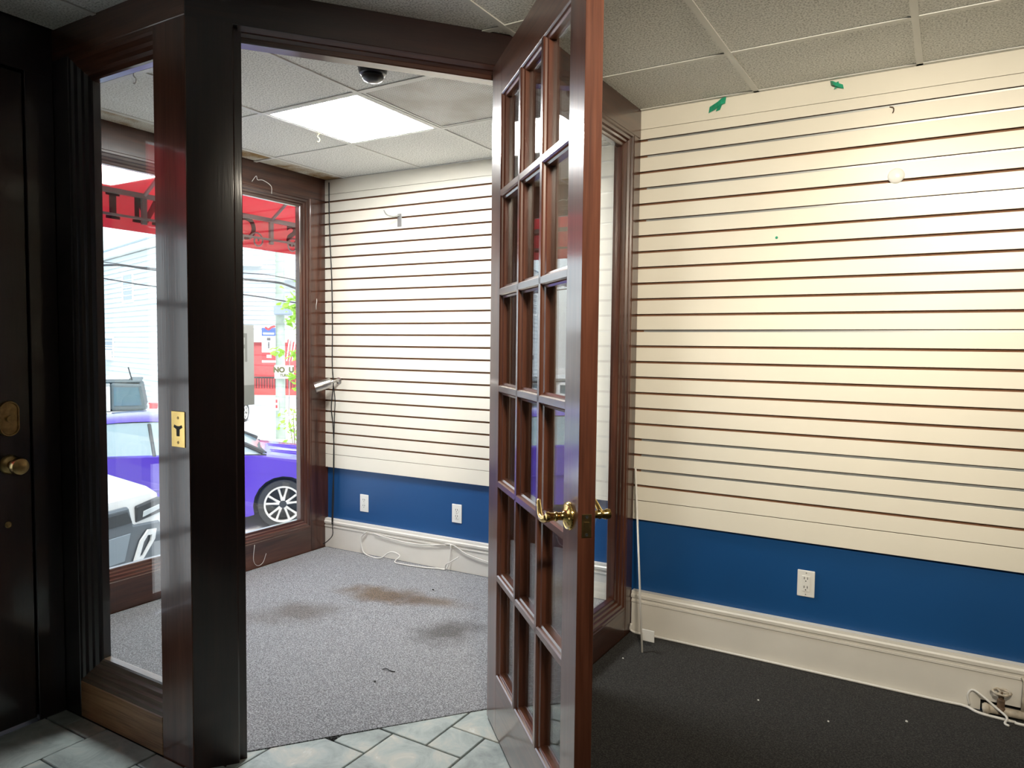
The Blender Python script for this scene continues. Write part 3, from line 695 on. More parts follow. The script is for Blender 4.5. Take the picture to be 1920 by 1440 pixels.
MB().box(-.016, .016, -.004, 0, -.055, .025).build('bracket', ALU, hk, bevel=.001)
MB().tube(curve_pts([(0, -.003, .015), (-.01, -.05, .0), (-.02, -.10, .004), (-.025, -.125, .03)], 5), .0042, 8).build('arm', ALU, hk, smooth=True)
def vpts(l): return [vloc(*p) for p in l]
random.seed(3)
c = curve_pts(vpts([(.041, -.006, 2.42), (.045, -.008, 2.2), (.055, -.008, 1.98), (.066, -.009, 1.80), (.072, -.009, 1.5), (.070, -.010, 1.25), (.079, -.010, 1.10), (.062, -.011, .95), (.076, -.010, .83), (.083, -.009, .66), (.078, -.008, .5), (.07, -.010, .35), (.068, -.014, .165)]), 5)
tag(MB().tube(c, .0035, 6).build('cable', WIRE, smooth=True), 'black cord hanging from the ceiling corner down the bay slat wall', 'cable')
c = curve_pts(vpts([(.115, -.05, 1.11), (.112, -.03, 1.0), (.09, -.012, .88), (.085, -.012, .74), (.08, -.012, .55), (.082, -.012, .36), (.078, -.018, .16), (.088, -.03, .10), (.05, -.035, .055), (.012, -.04, .03)]), 6)
tag(MB().tube(c, .0030, 6).build('cable', WIRE, smooth=True), 'black cord running from the silver spotlight down to the bay baseboard', 'cable')
c = curve_pts(vpts([(.372, -.018, .158), (.33, -.02, .12), (.325, -.02, .07), (.36, -.025, .012), (.50, -.05, .010), (.56, -.035, .05), (.61, -.035, .06), (.645, -.03, .04), (.63, -.06, .010), (.70, -.075, .010), (.85, -.06, .010), (.93, -.04, .012), (1.00, -.025, .02), (1.02, -.018, .12), (1.02, -.018, .165)]), 6)
tag(MB().tube(c, .0040, 6).build('cable', CABLE, smooth=True), 'loose white cable trailing over the carpet at the bay baseboard', 'cable')
c = curve_pts(vpts([(.43, -.016, .150), (.56, -.016, .137), (.73, -.016, .130), (.90, -.016, .145), (1.03, -.016, .165), (1.15, -.016, .12), (1.4, -.016, .09), (1.8, -.016, .08)]), 6)
tag(MB().tube(c, .0032, 6).build('cable', CABLE, smooth=True), 'thin white cable stapled in a sag along the bay baseboard', 'cable')
c = curve_pts(vpts([(.99, -.03, .010), (1.01, -.05, .05), (1.05, -.06, .075), (1.10, -.05, .11)]), 6)
tag(MB().tube(c, .0034, 6).build('cable', CABLE, smooth=True), 'short cut white cable end rising from the bay baseboard', 'cable')
c = [(-2.764+.010*math.sin(t*1.0), 1.735, HB-.002-.012-.030*t/6.0) for t in [k*.35 for k in range(18)]]
def hookS(loc, mat, nm, label, s=1.0):
    pts = [(.006, 0, 0), (.002, 0, -.004), (-.006, 0, -.012), (-.004, 0, -.020), (.006, 0, -.026), (.010, 0, -.036), (.003, 0, -.046), (-.008, 0, -.042)]
    tag(MB().tube(curve_pts([(loc[0]+x*s, loc[1]+y*s, loc[2]+z*s) for x, y, z in pts], 4), .0022*s, 6).build(nm, mat, smooth=True), label, 'hook')
hookS((-2.79, 1.735, HB-.001), CHROME, 'ceiling_hook', 'steel S hook hanging from the bay ceiling behind the left sidelight', 1.1)
hookS((-2.79, 2.71, HB-.001), plain('yellow_clip', (.75, .65, .25), .4), 'ceiling_hook', 'yellowish hook clipped to the ceiling grid next to the glowing panel', .9)
def wire(pts, nm, label, r=.0018, mat=CABLE): tag(MB().tube(curve_pts(pts, 5), r, 6).build(nm, mat, smooth=True), label, 'wire')
wire([(XS+.006, 2.92, 2.316), (XS+.02, 2.94, 2.35), (XS+.02, 2.95, 2.33), (XS+.02, 2.99, 2.335), (XS+.03, 3.04, 2.31), (XS+.012, 3.06, 2.27)], 'wire_loop', 'pale wire loop nailed on the street window head')
wire([(XS+.004, 3.43, 1.66), (XS+.02, 3.415, 1.64), (XS+.02, 3.41, 1.615), (XS+.004, 3.425, 1.59)], 'wire_loop', 'small bent wire loop on the street window right casing')
wire([(XS+.004, 2.92, .15), (XS+.012, 2.905, .06), (XS+.012, 2.935, .02), (XS+.012, 2.975, .03), (XS+.012, 3.0, .08)], 'wire_loop', 'thin clear wire loop hanging on the street window sill board', .0014)
wire([(-1.99, 2.285, .007), (-1.975, 2.295, .010), (-1.955, 2.293, .007), (-1.93, 2.297, .006)], 'wire_scrap', 'short black wire scrap lying on the grey bay carpet', .002, WIRE)
def crumb(loc, r, mat, label, nm='lint_speck'):
    tag(MB().lathe([(.0001, -.6*r), (r, -.2*r), (r*.8, .5*r), (.0001, .7*r)], loc, (.2, .1, 1), 7).build(nm, mat), label, 'speck')
crumb((-1.942, 2.185, .007), .005, WIRE, 'black speck on the bay carpet just below the wire scrap')
crumb((-2.414, 3.194, .007), .006, WIRE, 'black speck on the bay carpet near the baseboard')
crumb((-1.175, 2.931, .007), .004, PLAST, 'white speck on the charcoal carpet by the leaning rod')
crumb((-.584, 2.859, .007), .004, PLAST, 'white speck on the charcoal carpet, middle of the three')
crumb((-.329, 2.831, .007), .004, PLAST, 'white speck on the charcoal carpet, nearer the camera')
crumb((-.083, 2.986, .007), .005, PLAST, 'white speck on the charcoal carpet, rightmost')
# paper sign in the street window, letter seen from behind
PAPER = plain('grey_paper', (.36, .37, .35), .7, var=.05); PAPD = plain('paper_print', (.20, .21, .19), .7)
sg = empty('window_sign', (XS-.044, 2.73, 1.235), PI/2, 'grey paper sign taped to the street window, its letter F seen from behind', 'sign')
MB().box(-.235, .235, -.0015, 0, -.24, .24).build('paper', PAPER, sg)
MB().box(-.235, .235, -.0022, -.0015, -.24, -.12).build('printed_band', PAPD, sg)
MX = lambda loc: Matrix.Translation(loc) @ Matrix.Rotation(PI/2, 4, 'X')
b = MB(); b.box(.17, .185, -.0022, -.0015, .02, .19).box(.10, .171, -.0022, -.0015, .165, .19).box(.125, .171, -.0022, -.0015, .10, .122); b.build('letter', PAPD, sg)

# ------------------------------------------------------------------ street
GROUNDM = plain('pale_concrete', (.62, .62, .60), .8, var=.12, vscale=2); ROAD = plain('pale_asphalt', (.42, .42, .42), .85, var=.12, vscale=3)
g = MB()
st = [(-3.70, -1.127), (-10.4, -1.127), (-13.0, -1.30), (-15.2, -1.42), (-80, -1.42)]
g.loft([[(x, -30, z), (x, 70, z)] for x, z in st], cap=False, closed=False)
gr = g.build('ground', GROUNDM); tag(gr, kind='structure')
bs = MB().box(-3.74, 3.2, -3.8, 9.05, -1.3, -.17).build('foundation', OUTER, fac)

# awning
aw = empty('awning', (XS-.17, 3.3, 2.0), 0, 'red fabric shop awning on a grey bar frame above the street window', 'awning')
ax, ay, az = XS-.17, 3.3, 2.0
YA0, YA1, XA = -2.4, 6.4, -4.6
zB, zV, zTop = CAMZ+.95, CAMZ+.715, 2.98
def AP(x, y, z): return (x-ax, y-ay, z-az)
b = MB(); b.loft([[AP(XS-.17, YA0, zTop), AP(XS-.17, YA1, zTop), AP(XS-.17, YA1, zTop-.003), AP(XS-.17, YA0, zTop-.003)], [AP(XA, YA0, zB+.02), AP(XA, YA1, zB+.02), AP(XA, YA1, zB+.017), AP(XA, YA0, zB+.017)]]); b.build('canopy', AWN, aw)
MB().box(XA-.003-ax, XA-ax, YA0-ay, YA1-ay, zV-az, zB+.02-az).build('valance', AWN, aw)
MB().box(XA+.005-ax, XA+.035-ax, YA0-ay, YA1-ay, zB-.015-az, zB+.015-az).build('front_bar', GALV, aw)
MB().box(XA+.03-ax, XA+.045-ax, YA0-ay, YA1-ay, zV+.075-az, zV+.09-az).build('scroll_bar', GALV, aw)
for y in (-1.4, -.5, .35, 1.2, 2.05, 2.9, 3.95, 4.9, 5.8):
    MB().tube([AP(XS-.175, y+.05, zTop-.03), AP(XA+.02, y, zB)], .013, 6).build('rib', GALV, aw)
    MB().box(XA+.006-ax, XA+.028-ax, y-.016-ay, y+.016-ay, zV+.05-az, zB-.015-az).build('drop_bar', GALV, aw)
def scroll(y, z, r, s):
    pts = [AP(XA+.037, y+s*r*(1-k/26)*math.cos(k*.42), z+r*(1-k/26)*math.sin(k*.42)) for k in range(24)]
    MB().tube(pts, .006, 6).build('scroll', GALV, aw)
for y in (2.2, 2.55, 3.62, 3.8, 4.15, 4.35): scroll(y, zV+.06, .07, 1 if int(y*100) % 2 else -1)
# letters on the valance, seen reversed from inside: (y centre)
def LB(boxes, y0, nm='letter', s=1.0):
    m_ = MB()
    for (u0, u1, v0, v1) in boxes: m_.box(XA+.0005-ax, XA+.004-ax, y0+u0*s-ay, y0+u1*s-ay, zV+.06+v0*s-az, zV+.06+v1*s-az)
    return m_.build(nm, AWNTXT, aw)
LB([(-.022, .022, 0, .165), (-.045, .045, 0, .018), (-.045, .045, .147, .165)], 2.70)
mm = MB()
for poly in ([(-.085, 0), (-.055, 0), (-.055, .165), (-.085, .165)], [(.055, 0), (.095, 0), (.095, .165), (.055, .165)], [(-.085, .165), (-.045, .165), (.012, .05), (-.008, .01)], [(.095, .165), (.05, .165), (-.010, .05), (.008, .01)], [(-.10, 0), (-.04, 0), (-.04, .018), (-.10, .018)], [(.035, 0), (.115, 0), (.115, .018), (.035, .018)]):
    mm.prism([(y-ay+2.93, z-az+zV+.06) for y, z in poly], 'x', XA+.0005-ax, XA+.004-ax)
mm.build('letter', AWNTXT, aw)
# local text plane: x -> world -Y (so that it reads properly from the street), y -> Z
RM = Matrix(((0, 0, -1, 0), (-1, 0, 0, 0), (0, 1, 0, 0), (0, 0, 0, 1)))
for ch, y in (('S', 4.17), ('O', 3.72)):
    text_obj('letter', ch, .24, .002, AWNTXT, aw, Matrix.Translation(AP(XA+.0025, y, zV+.14)) @ RM, bold=.006)

# cars
def carpaint(nm, col): return plain(nm, col, .3, coat=1.0, spec=.5)
PURP = carpaint('purple_paint', (.075, .033, .42)); CARW = carpaint('white_car_paint', (.78, .80, .80)); SILV = carpaint('silver_paint', (.60, .63, .66))
TINT = plain('car_window', (.10, .17, .20), .05, coat=1); TINTL = plain('hazy_car_window', (.20, .32, .38), .12, coat=.3)
RUB = plain('tyre_rubber', (.03, .033, .037), .75); RIM = plain('alloy_rim', (.70, .69, .66), .3, metal=.35); DARK = plain('dark_trim', (.03, .035, .04), .5); GREYT = plain('grey_hardtop', (.10, .13, .14), .55)
REDL = plain('red_tail_lens', (.75, .02, .03), .2, coat=1); CLEAR = plain('headlamp_lens', (.55, .6, .62), .1, coat=1); CHARC = plain('charcoal_bumper', (.10, .12, .14), .35, coat=.5)

def wheel(root, x, y, R, out, rim_r, spokes=5, wd=.2):
    """wheel at local x,y; out = +1 / -1 side of the car the face looks to"""
    w_ = MB().lathe([(R*.70, -wd/2), (R*.96, -wd/2), (R, -wd/2+.03), (R, wd/2-.03), (R*.96, wd/2), (rim_r*1.02, wd/2), (rim_r, wd/2-.02), (rim_r*.97, -wd/2)], (x, y, R), (0, out, 0), 40, cap=False).build('wheel', RUB, root, smooth=True, auto=40)
    MB().lathe([(.001, -.02), (rim_r*.95, -.02), (rim_r*.95, -.012), (.001, -.012)], (x, y, R), (0, out, 0), 32).build('brake_backing', DARK, w_)
    MB().lathe([(rim_r*.90, wd/2-.05), (rim_r*.90, wd/2-.004), (rim_r, wd/2+.002), (rim_r*1.01, wd/2-.03)], (x, y, R), (0, out, 0), 40, cap=False).build('rim', RIM, w_, smooth=True, auto=40)
    yo = y+out*(wd/2-.015)
    for k in range(spokes):
        a = 2*PI*k/spokes+PI/2
        for d in (-.19, .19):
            p0 = Vector((x+math.cos(a+d*.5)*rim_r*.14, yo, R+math.sin(a+d*.5)*rim_r*.14)); p1 = Vector((x+math.cos(a+d*1.35)*rim_r*.95, yo-out*.012, R+math.sin(a+d*1.35)*rim_r*.95))
            MB().tube([p0, p0.lerp(p1, .5), p1], [rim_r*.085, rim_r*.058, rim_r*.075], 6, flat=.8).build('spoke', RIM, w_)
    MB().lathe([(rim_r*.2, wd/2-.03), (rim_r*.2, wd/2), (rim_r*.12, wd/2+.004), (.001, wd/2+.004)], (x, y, R), (0, out, 0), 16).build('hub_cap', DARK, w_)
    return w_

def arch(cx, r, z0, n=12):
    """outline points of a wheel arch, from +x to -x side, feet at z0"""
    a0 = math.asin(min(.9, max(-.9, (z0-.33)/r)))
    return [(cx+r*math.cos(a0+(PI-2*a0)*k/n), .33+r*math.sin(a0+(PI-2*a0)*k/n)) for k in range(n+1)]

def body_shell(root, prof, hw, mat, name='body', tum=.16, belt=.62, top=1.0):
    """side outline extruded across the car; sides lean in above the belt and round out at the sill"""
    rings = []
    for s in (-1, -.92, -.5, .5, .92, 1):
        ring = []
        for (x, z) in prof:
            k = max(0, (z-belt)/(top-belt)); w_ = hw*(1-tum*k*k) if abs(s) > .91 else hw*(1-tum*.6*k)
            drop = .030 if abs(s) == 1 and z > belt else 0
            ring.append((x*(1-.012*abs(s)**4), s*w_ if abs(s) < 1 else (w_ if s > 0 else -w_), z-drop*k))
        rings.append(ring)
    o = MB().loft(rings).build(name, mat, root, smooth=True, auto=38)
    return o

def cabin(root, pts_lo, pts_hi, hw0, hw1, roof_mat, glass_mat, posts):
    """greenhouse: lower outline xs at belt, upper at roof; glass body, roof skin and painted pillars"""
    (xa, za), (xb, zb_) = pts_lo; (xc, zc), (xd, zd) = pts_hi       # rear low, front low, rear high, front high
    def q(x, z, w_): return [(x, -w_, z), (x, w_, z)]
    v = [q(xa, za, hw0), q(xb, zb_, hw0), q(xd, zd, hw1), q(xc, zc, hw1)]
    m_ = MB(); m_.loft([[v[0][0], v[1][0], v[2][0], v[3][0]], [v[0][1], v[1][1], v[2][1], v[3][1]]]); m_.build('glasshouse', glass_mat, root)
    n = 8; rings = []
    for k in range(n+1):
        t = k/n; x = xc+(xd-xc)*t; bow = math.sin(PI*t)
        z = zc+(zd-zc)*t+.05*bow
        rings.append([(x, -hw1*1.03, z-.035), (x, -hw1*.92, z+.012), (x, 0, z+.035), (x, hw1*.92, z+.012), (x, hw1*1.03, z-.035), (x, 0, z-.045)])
    MB().loft(rings).build('roof', roof_mat, root, smooth=True, auto=40)
    for s in (-1, 1):
        for (x0, x1, w_) in posts:
            MB().tube([(x0, s*(hw0+.004), za-.02), (x1, s*(hw1+.012), zc-.01)], w_, 6).build('pillar', roof_mat if w_ > .03 else DARK, root)
        MB().tube([(xa, s*(hw0+.012), za+.005), (xb, s*(hw0+.012), zb_+.005)], .012, 6).build('belt_trim', DARK, root)

# purple sedan, heading (.6,.8), origin under the front axle
pc = empty('car', (-8.31, 7.25, -1.127), math.atan2(.8, .6), 'bright purple sedan with split spoke alloy wheels on the street', 'car')
prof = [(.93, .30), (.95, .45), (.93, .64), (.86, .78), (.55, .88), (.10, .95), (-.22, 1.0), (-.9, 1.04), (-2.7, 1.08), (-3.35, 1.09), (-3.55, 1.04), (-3.62, .82), (-3.60, .42), (-3.5, .28)]
under = [(-3.12, .24)]+list(reversed(arch(-2.72, .375, .24)))+[(-2.3, .20), (-.45, .20)]+list(reversed(arch(0, .385, .22)))+[(.42, .22)]
body_shell(pc, prof+under, .92, PURP, belt=.66, top=1.08, tum=.12)
MB().box(-3.3, .6, -.80, .80, .22, .70).build('underbody', DARK, pc)
cabin(pc, ((-3.1, 1.05), (-.20, .99)), ((-2.5, 1.44), (-1.05, 1.46)), .79, .60, PURP, TINTL, [(-.24, -1.07, .030), (-3.06, -2.48, .05), (-1.55, -1.62, .022), (-2.45, -2.25, .022)])
for s in (-1, 1):
    wheel(pc, 0, s*.80, .33, s, .245); wheel(pc, -2.72, s*.80, .33, s, .245)
    MB().lathe([(.0001, -.09), (.07, -.06), (.085, 0), (.07, .05), (.0001, .06)], (-.62, s*.98, 1.10), (1, 0, 0), 12).build('mirror', PURP, pc, smooth=True)
    MB().tube([(-.85, s*.925, .60), (-2.4, s*.93, .66)], .009, 6).build('side_crease', PURP, pc)
    MB().box(.60, .90, s*.66-.12, s*.66+.12, .60, .70).build('headlight', CLEAR, pc, bevel=.02)
for y in (-.42, -.25, .25, .42):
    MB().tube([(-.12, y*.95, .985), (.25, y, .935), (.6, y*1.05, .872)], [.006, .014, .006], 6, flat=.6).build('hood_crease', PURP, pc)
MB().box(.90, .97, -.55, .55, .32, .52).build('grille', DARK, pc, bevel=.02)
MB().tube([(-.20, -.66, 1.005), (-.26, -.3, 1.03), (-.24, .2, 1.03)], .014, 6).build('wiper', DARK, pc)

# near white car with dark bumper, nose towards the shop
nc = empty('car', (-6.70, 3.62, -1.127), math.atan2(.24, .97), 'white car with charcoal front bumper parked nose first below the window', 'car')
prof = [(-.10, .20), (-.02, .40), (.0, .70), (-.04, .95), (-.16, 1.02), (-.7, 1.14), (-1.25, 1.20), (-2.9, 1.20), (-3.25, 1.15), (-3.32, .7), (-3.25, .25)]
under = list(reversed(arch(-2.68, .37, .24)))+[(-2.2, .2), (-1.25, .2)]+list(reversed(arch(-.85, .38, .22)))
body_shell(nc, prof+under, .92, CARW, belt=.75, tum=.06, top=1.14)
MB().box(-3.1, -.15, -.80, .80, .22, .85).build('underbody', DARK, nc)
cabin(nc, ((-3.1, 1.19), (-1.20, 1.19)), ((-2.75, 1.56), (-1.85, 1.57)), .82, .64, CARW, TINT, [(-1.24, -1.87, .035), (-3.06, -2.73, .05), (-2.2, -2.25, .03)])
for s in (-1, 1):
    wheel(nc, -.85, s*.80, .33, s, .235); wheel(nc, -2.68, s*.80, .33, s, .235)
    hl = MB().prism([(s*.58, .70), (s*.60, .86), (s*.915, .90), (s*.915, .74)], 'x', -.16, .012).build('headlight', DARK, nc, bevel=.012)
    MB().prism([(s*.66, .74), (s*.67, .80), (s*.88, .83), (s*.88, .78)], 'x', .012, .022).build('lens', CLEAR, hl, bevel=.004)
    b = MB(); oc = [(s*.50, .30), (s*.60, .31), (s*.78, .50), (s*.80, .60), (s*.70, .61), (s*.60, .52)]; cx_ = s*.67; cz_ = .47
    inn = [(cx_+(y-cx_)*.55, cz_+(z-cz_)*.62) for y, z in oc]
    b.loft([[(.03, y, z) for y, z in oc], [(.055, y, z) for y, z in oc], [(.055, y, z) for y, z in inn], [(.03, y, z) for y, z in inn]], cap=False); b.build('fog_surround', CARW, nc)
MB().prism([(-.90, .10), (-.92, .42), (-.90, .66), (-.55, .69), (-.5, .88), (.5, .88), (.55, .69), (.90, .66), (.92, .42), (.90, .10)], 'x', -.14, .018).build('bumper', CHARC, nc, bevel=.02)
MB().prism([(-.52, .72), (-.46, .84), (.46, .84), (.52, .72)], 'x', .018, .034).build('upper_grille', DARK, nc, bevel=.006)
MB().prism([(-.42, .36), (-.50, .62), (.50, .62), (.42, .36)], 'x', .018, .030).build('lower_grille', plain('grey_lower_grille', (.22, .27, .31), .3, coat=.5), nc, bevel=.01)
MB().box(-.10, .06, -.90, .90, .085, .13).build('splitter', DARK, nc, bevel=.01)
MB().prism([(-.70, 1.144), (-.2, 1.03), (-.2, 1.04), (-.70, 1.153)], 'y', -.32, -.26).build('hood_crease', CARW, nc); MB().prism([(-.70, 1.144), (-.2, 1.03), (-.2, 1.04), (-.70, 1.153)], 'y', .26, .32).build('hood_crease', CARW, nc)

# white off-roader with dark hardtop, side on
ja = PI+YAW+.44
jp = empty('car', (-13.25+.85*math.sin(ja), 8.38-.85*math.cos(ja), -1.30), ja, 'boxy white off road car with dark hardtop behind the purple sedan', 'car')
prof = [(0, .45), (0, 1.05), (.02, 1.33), (2.55, 1.33), (2.65, 1.18), (3.9, 1.12), (4.0, .9), (4.0, .5)]
under = list(reversed(arch(.75, .46, .45)))[::-1]
body_shell(jp, [(0, .45), (0, 1.33), (2.6, 1.33), (2.7, 1.17), (3.85, 1.12), (3.98, .9), (3.98, .45)]+list(arch(3.2, .47, .45))+list(arch(.80, .47, .45)), .85, CARW, belt=1.2, tum=.02, top=1.4)
MB().box(.02, 3.9, -.75, .75, .42, 1.0).build('underbody', DARK, jp)
MB().prism([(.02, 1.335), (.10, 1.84), (.62, 1.87), (.62, 1.335)], 'y', -.84, .84).build('hardtop', GREYT, jp, bevel=.04)
MB().prism([(.62, 1.335), (.62, 1.87), (1.9, 1.87), (2.45, 1.335)], 'y', -.82, .82).build('cabin_glass', TINT, jp, bevel=.03)
MB().box(.10, 2.0, -.80, .80, 1.86, 1.91).build('roof', GREYT, jp, bevel=.02)
for s in (-1, 1):
    MB().prism([(.09, 1.43), (.14, 1.78), (.56, 1.79), (.56, 1.43)], 'y', s*.842, s*.850).build('side_window', TINT, jp)
    b = MB(); b.box(.62, .70, s*.82, s*.855, 1.335, 1.86).box(.62, 1.9, s*.82, s*.855, 1.80, 1.86).box(1.36, 1.44, s*.82, s*.855, 1.335, 1.86); b.build('door_frame', CARW, jp)
    wheel(jp, .80, s*.76, .40, s, .24); wheel(jp, 3.2, s*.76, .40, s, .24)
    MB().box(.72, .86, s*.85, s*.875, 1.14, 1.17).build('door_handle', DARK, jp)
MB().tube([(.25, .6, 1.88), (.32, .6, 2.16)], .012, 6).build('antenna', DARK, jp)
MB().box(.3, 1.7, -.7, .7, 1.91, 1.96).build('roof_rack', SILV, jp, bevel=.02)
# silver sedan further back, tail towards us
bp_ = at(287, 748, 22)
bm_ = empty('car', (bp_.x+.70*rv.x, bp_.y+.70*rv.y, -1.42), PI/2+YAW, 'silver sedan seen from behind with red tail light, beyond the off roader', 'car')
body_shell(bm_, [(0, .3), (-.02, .6), (.02, .98), (.7, 1.0), (3.2, .95), (4.2, .75), (4.3, .4)]+list(arch(3.4, .36, .24))+list(arch(.9, .36, .24)), .88, SILV, belt=.6, tum=.08)
MB().box(.05, 4.0, -.75, .75, .2, .7).build('underbody', DARK, bm_)
cabin(bm_, ((.55, .98), (3.0, .95)), ((1.15, 1.36), (2.2, 1.38)), .78, .60, SILV, TINTL, [(.58, 1.17, .04), (2.98, 2.22, .035)])
for s in (-1, 1):
    MB().box(-.035, .10, s*.70-.14, s*.70+.14, .74, .92).build('tail_light', REDL, bm_, bevel=.02)
    wheel(bm_, .9, s*.76, .33, s, .23); wheel(bm_, 3.4, s*.76, .33, s, .23)
MB().box(-.03, .0, -.26, .26, .50, .62).build('number_plate', PLAST, bm_)

# houses
SIDE_ = plain('white_siding', (.62, .68, .71), .6, var=.03); TRIMW = plain('white_house_trim', (.85, .88, .88), .5); REDW = plain('red_house_wall', (.55, .10, .11), .7, var=.15)
HGLASS = plain('house_window', (.16, .24, .32), .1, coat=.6); IRON = plain('black_iron', (.03, .03, .035), .5); ROOFB = plain('blue_grey_roof', (.36, .45, .54), .7)
def siding(root, x0, x1, z0, z1, step, y=0):
    n = int((z1-z0)/step); m_ = MB()
    for k in range(n):
        z = z0+k*step; m_.prism([(y+.10, z), (y-.055, z), (y-.006, z+step), (y+.10, z+step)], 'x', x0, x1)
    o = m_.build('siding', SIDE_, root); o['kind'] = 'stuff'; return o
def hwin(root, x0, x1, z0, z1, ac=False):
    f_ = MB(); t_ = .11
    f_.box(x0-t_, x1+t_, -.07, .02, z0-t_, z0).box(x0-t_, x1+t_, -.07, .02, z1, z1+t_).box(x0-t_, x0, -.07, .02, z0, z1).box(x1, x1+t_, -.07, .02, z0, z1)
    f_.box(x0, x1, -.06, .0, (z0+z1)/2-.03, (z0+z1)/2+.03)
    fr = f_.build('window_frame', TRIMW, root)
    MB().box(x0, x1, -.045, -.035, z0, z1).build('pane', HGLASS, fr)
ha = empty('house', (-28.893, 17.652, 0), math.atan2(-.269, .963), 'white siding house with small windows across the street at left', 'house')
MB().box(-9, 4, .101, 2.5, -1.5, 5.0).build('wall', SIDE_, ha)
siding(ha, -9, 4, -1.4, 4.95, .21)
MB().box(-9.2, 4.2, -.25, 2.7, 4.95, 5.2).build('eave', TRIMW, ha)
MB().box(-9.2, 4.2, -.3, 2.7, 5.2, 5.26).build('roof', ROOFB, ha)
hwin(ha, -.85, .40, 3.05, 4.1); hwin(ha, -5.6, -4.3, 3.05, 4.1); hwin(ha, -3.75, -2.5, .62, 1.47)
MB().box(-3.55, -2.7, -.35, .0, .55, .92).build('window_cooler', PLAST, ha, bevel=.02)
MB().box(-3.48, -2.78, -.37, -.35, .62, .86).build('cooler_grille', GREYT, ha)

hb0 = at(510, 629, 32)
hb = empty('house', (hb0.x, hb0.y, 0), YAW, 'white and red house with iron railings behind the utility pole', 'house')
k_ = 32/FPX
def hx(px): return (px-510)*k_
def hz_(y): return CAMZ-(y-632)*k_
MB().box(hx(432), hx(640), .0, 8, -1.5, hz_(430)).build('wall', SIDE_, hb)
siding(hb, hx(432), hx(640), hz_(624), hz_(430), .20, -.1)
hwin(hb, hx(455), hx(487), hz_(573), hz_(515)); 
MB().box(hx(432), hx(640), -.30, .0, hz_(632), hz_(612)).build('cornice', TRIMW, hb)
MB().box(hx(432), hx(640), -.14, .0, hz_(722), hz_(632)).build('red_wall', REDW, hb)
MB().box(hx(432), hx(640), -.36, -.14, hz_(730), hz_(718)).build('red_plinth', plain('bright_red_plinth', (.75, .08, .08), .6), hb)
MB().box(hx(432), hx(640), -.40, 0, -1.5, hz_(730)).build('foundation', plain('grey_foundation', (.45, .5, .52), .8), hb)
hwin(hb, hx(494), hx(509), hz_(694), hz_(646)); hwin(hb, hx(535), hx(553), hz_(690), hz_(645))
for px in range(480, 640, 5): MB().box(hx(px)-.012, hx(px)+.012, -.34, -.32, hz_(722), hz_(697)).build('baluster', IRON, hb)
MB().box(hx(478), hx(640), -.35, -.31, hz_(699), hz_(696)).build('hand_rail', IRON, hb)
MB().prism([(-.1, hz_(502)), (-1.6, hz_(512)), (-1.6, hz_(509)), (-.1, hz_(476))], 'x', hx(534), hx(600)).build('porch_roof', ROOFB, hb)
MB().box(hx(534), hx(600), -1.55, -.1, hz_(516), hz_(509)).build('porch_fascia', TRIMW, hb)
# small white shed dormer left of the window
MB().box(hx(440), hx(495), -.5, -.1, hz_(492), hz_(488)).build('window_hood', TRIMW, hb)

# utility pole with its signs
POLE = plain('weathered_pole', (.36, .44, .38), .8, var=.25, vscale=4)
pb = at(526.5, 815, 20.5)
up = empty('utility_pole', (pb.x, pb.y, -1.42), YAW, 'weathered wooden utility pole across the street', 'pole')
MB().lathe([(.135, 0), (.125, 4), (.115, 8.5), (.0001, 8.51)], (0, 0, 0), (0, 0, 1), 16).build('shaft', POLE, up, smooth=True, auto=40)
MB().box(-1.1, 1.1, -.16, -.06, 6.6, 6.75).build('cross_arm', POLE, up)
def pz(y): return CAMZ-(y-629)*20.3/FPX+1.42
kx = 20.3/FPX
MB().box(-.06, .40, -.38, -.16, pz(578), pz(561)).build('equipment_box', plain('blue_grey_box', (.25, .31, .38), .5), up, bevel=.02)
MB().box(-.03, .03, -.17, -.11, pz(576), pz(566)).build('bracket', GALV, up)
def psign(x0, x1, y0, y1, label, off=-.16):
    """flat sign board fixed to the pole, in its own frame"""
    cx = ((x0+x1)/2-527)*kx; cz = (pz(y0)+pz(y1))/2-1.42
    fwdv = Vector((-math.sin(YAW), math.cos(YAW), 0)); rgt = Vector((math.cos(YAW), math.sin(YAW), 0))
    p = Vector((pb.x, pb.y, 0))+rgt*cx+fwdv*off
    return empty('street_sign', (p.x, p.y, cz), YAW, label, 'sign'), (x1-x0)*kx/2, abs(pz(y0)-pz(y1))/2
BLUEI = plain('sign_blue', (.06, .12, .42), .5); REDI = plain('sign_red', (.72, .05, .06), .5); INK = plain('sign_ink', (.10, .10, .11), .5); SIGNW = plain('sign_white', (.66, .67, .65), .5)
s_, w_, h_ = psign(496, 522, 598, 667, 'tall white banner with blue top and red band left of the pole')
MB().box(-w_, w_, -.012, 0, -h_, h_).build('board', SIGNW, s_)
MB().box(-w_, w_, -.017, -.012, h_*.45, h_*.88).build('blue_panel', BLUEI, s_)
MB().box(-w_, w_, -.017, -.012, -h_*.88, -h_*.45).build('red_panel', REDI, s_)
MB().tube(curve_pts([(-.1, -.02, h_*.93), (0, -.02, h_*.8), (.08, -.02, h_*.92), (w_, -.02, h_*.98)], 4), [.01]+[.03]*11+[.01], 6, flat=.4).build('red_swoosh', REDI, s_)
MB().box(-w_*.8, w_*.8, -.019, -.017, h_*.52, h_*.62).build('white_line', SIGNW, s_)
MB().box(-w_*.3, w_*.4, -.019, -.017, -h_*.75, -h_*.58).build('white_mark', SIGNW, s_)
b = MB(); b.box(-.02, .02, -.016, -.012, -.12, .06).box(-.05, .05, -.016, -.012, .10, .18); b.build('figure', INK, s_)
s_, w_, h_ = psign(520, 556, 672, 697, 'white sign reading NO U fixed low on the pole', -.185)
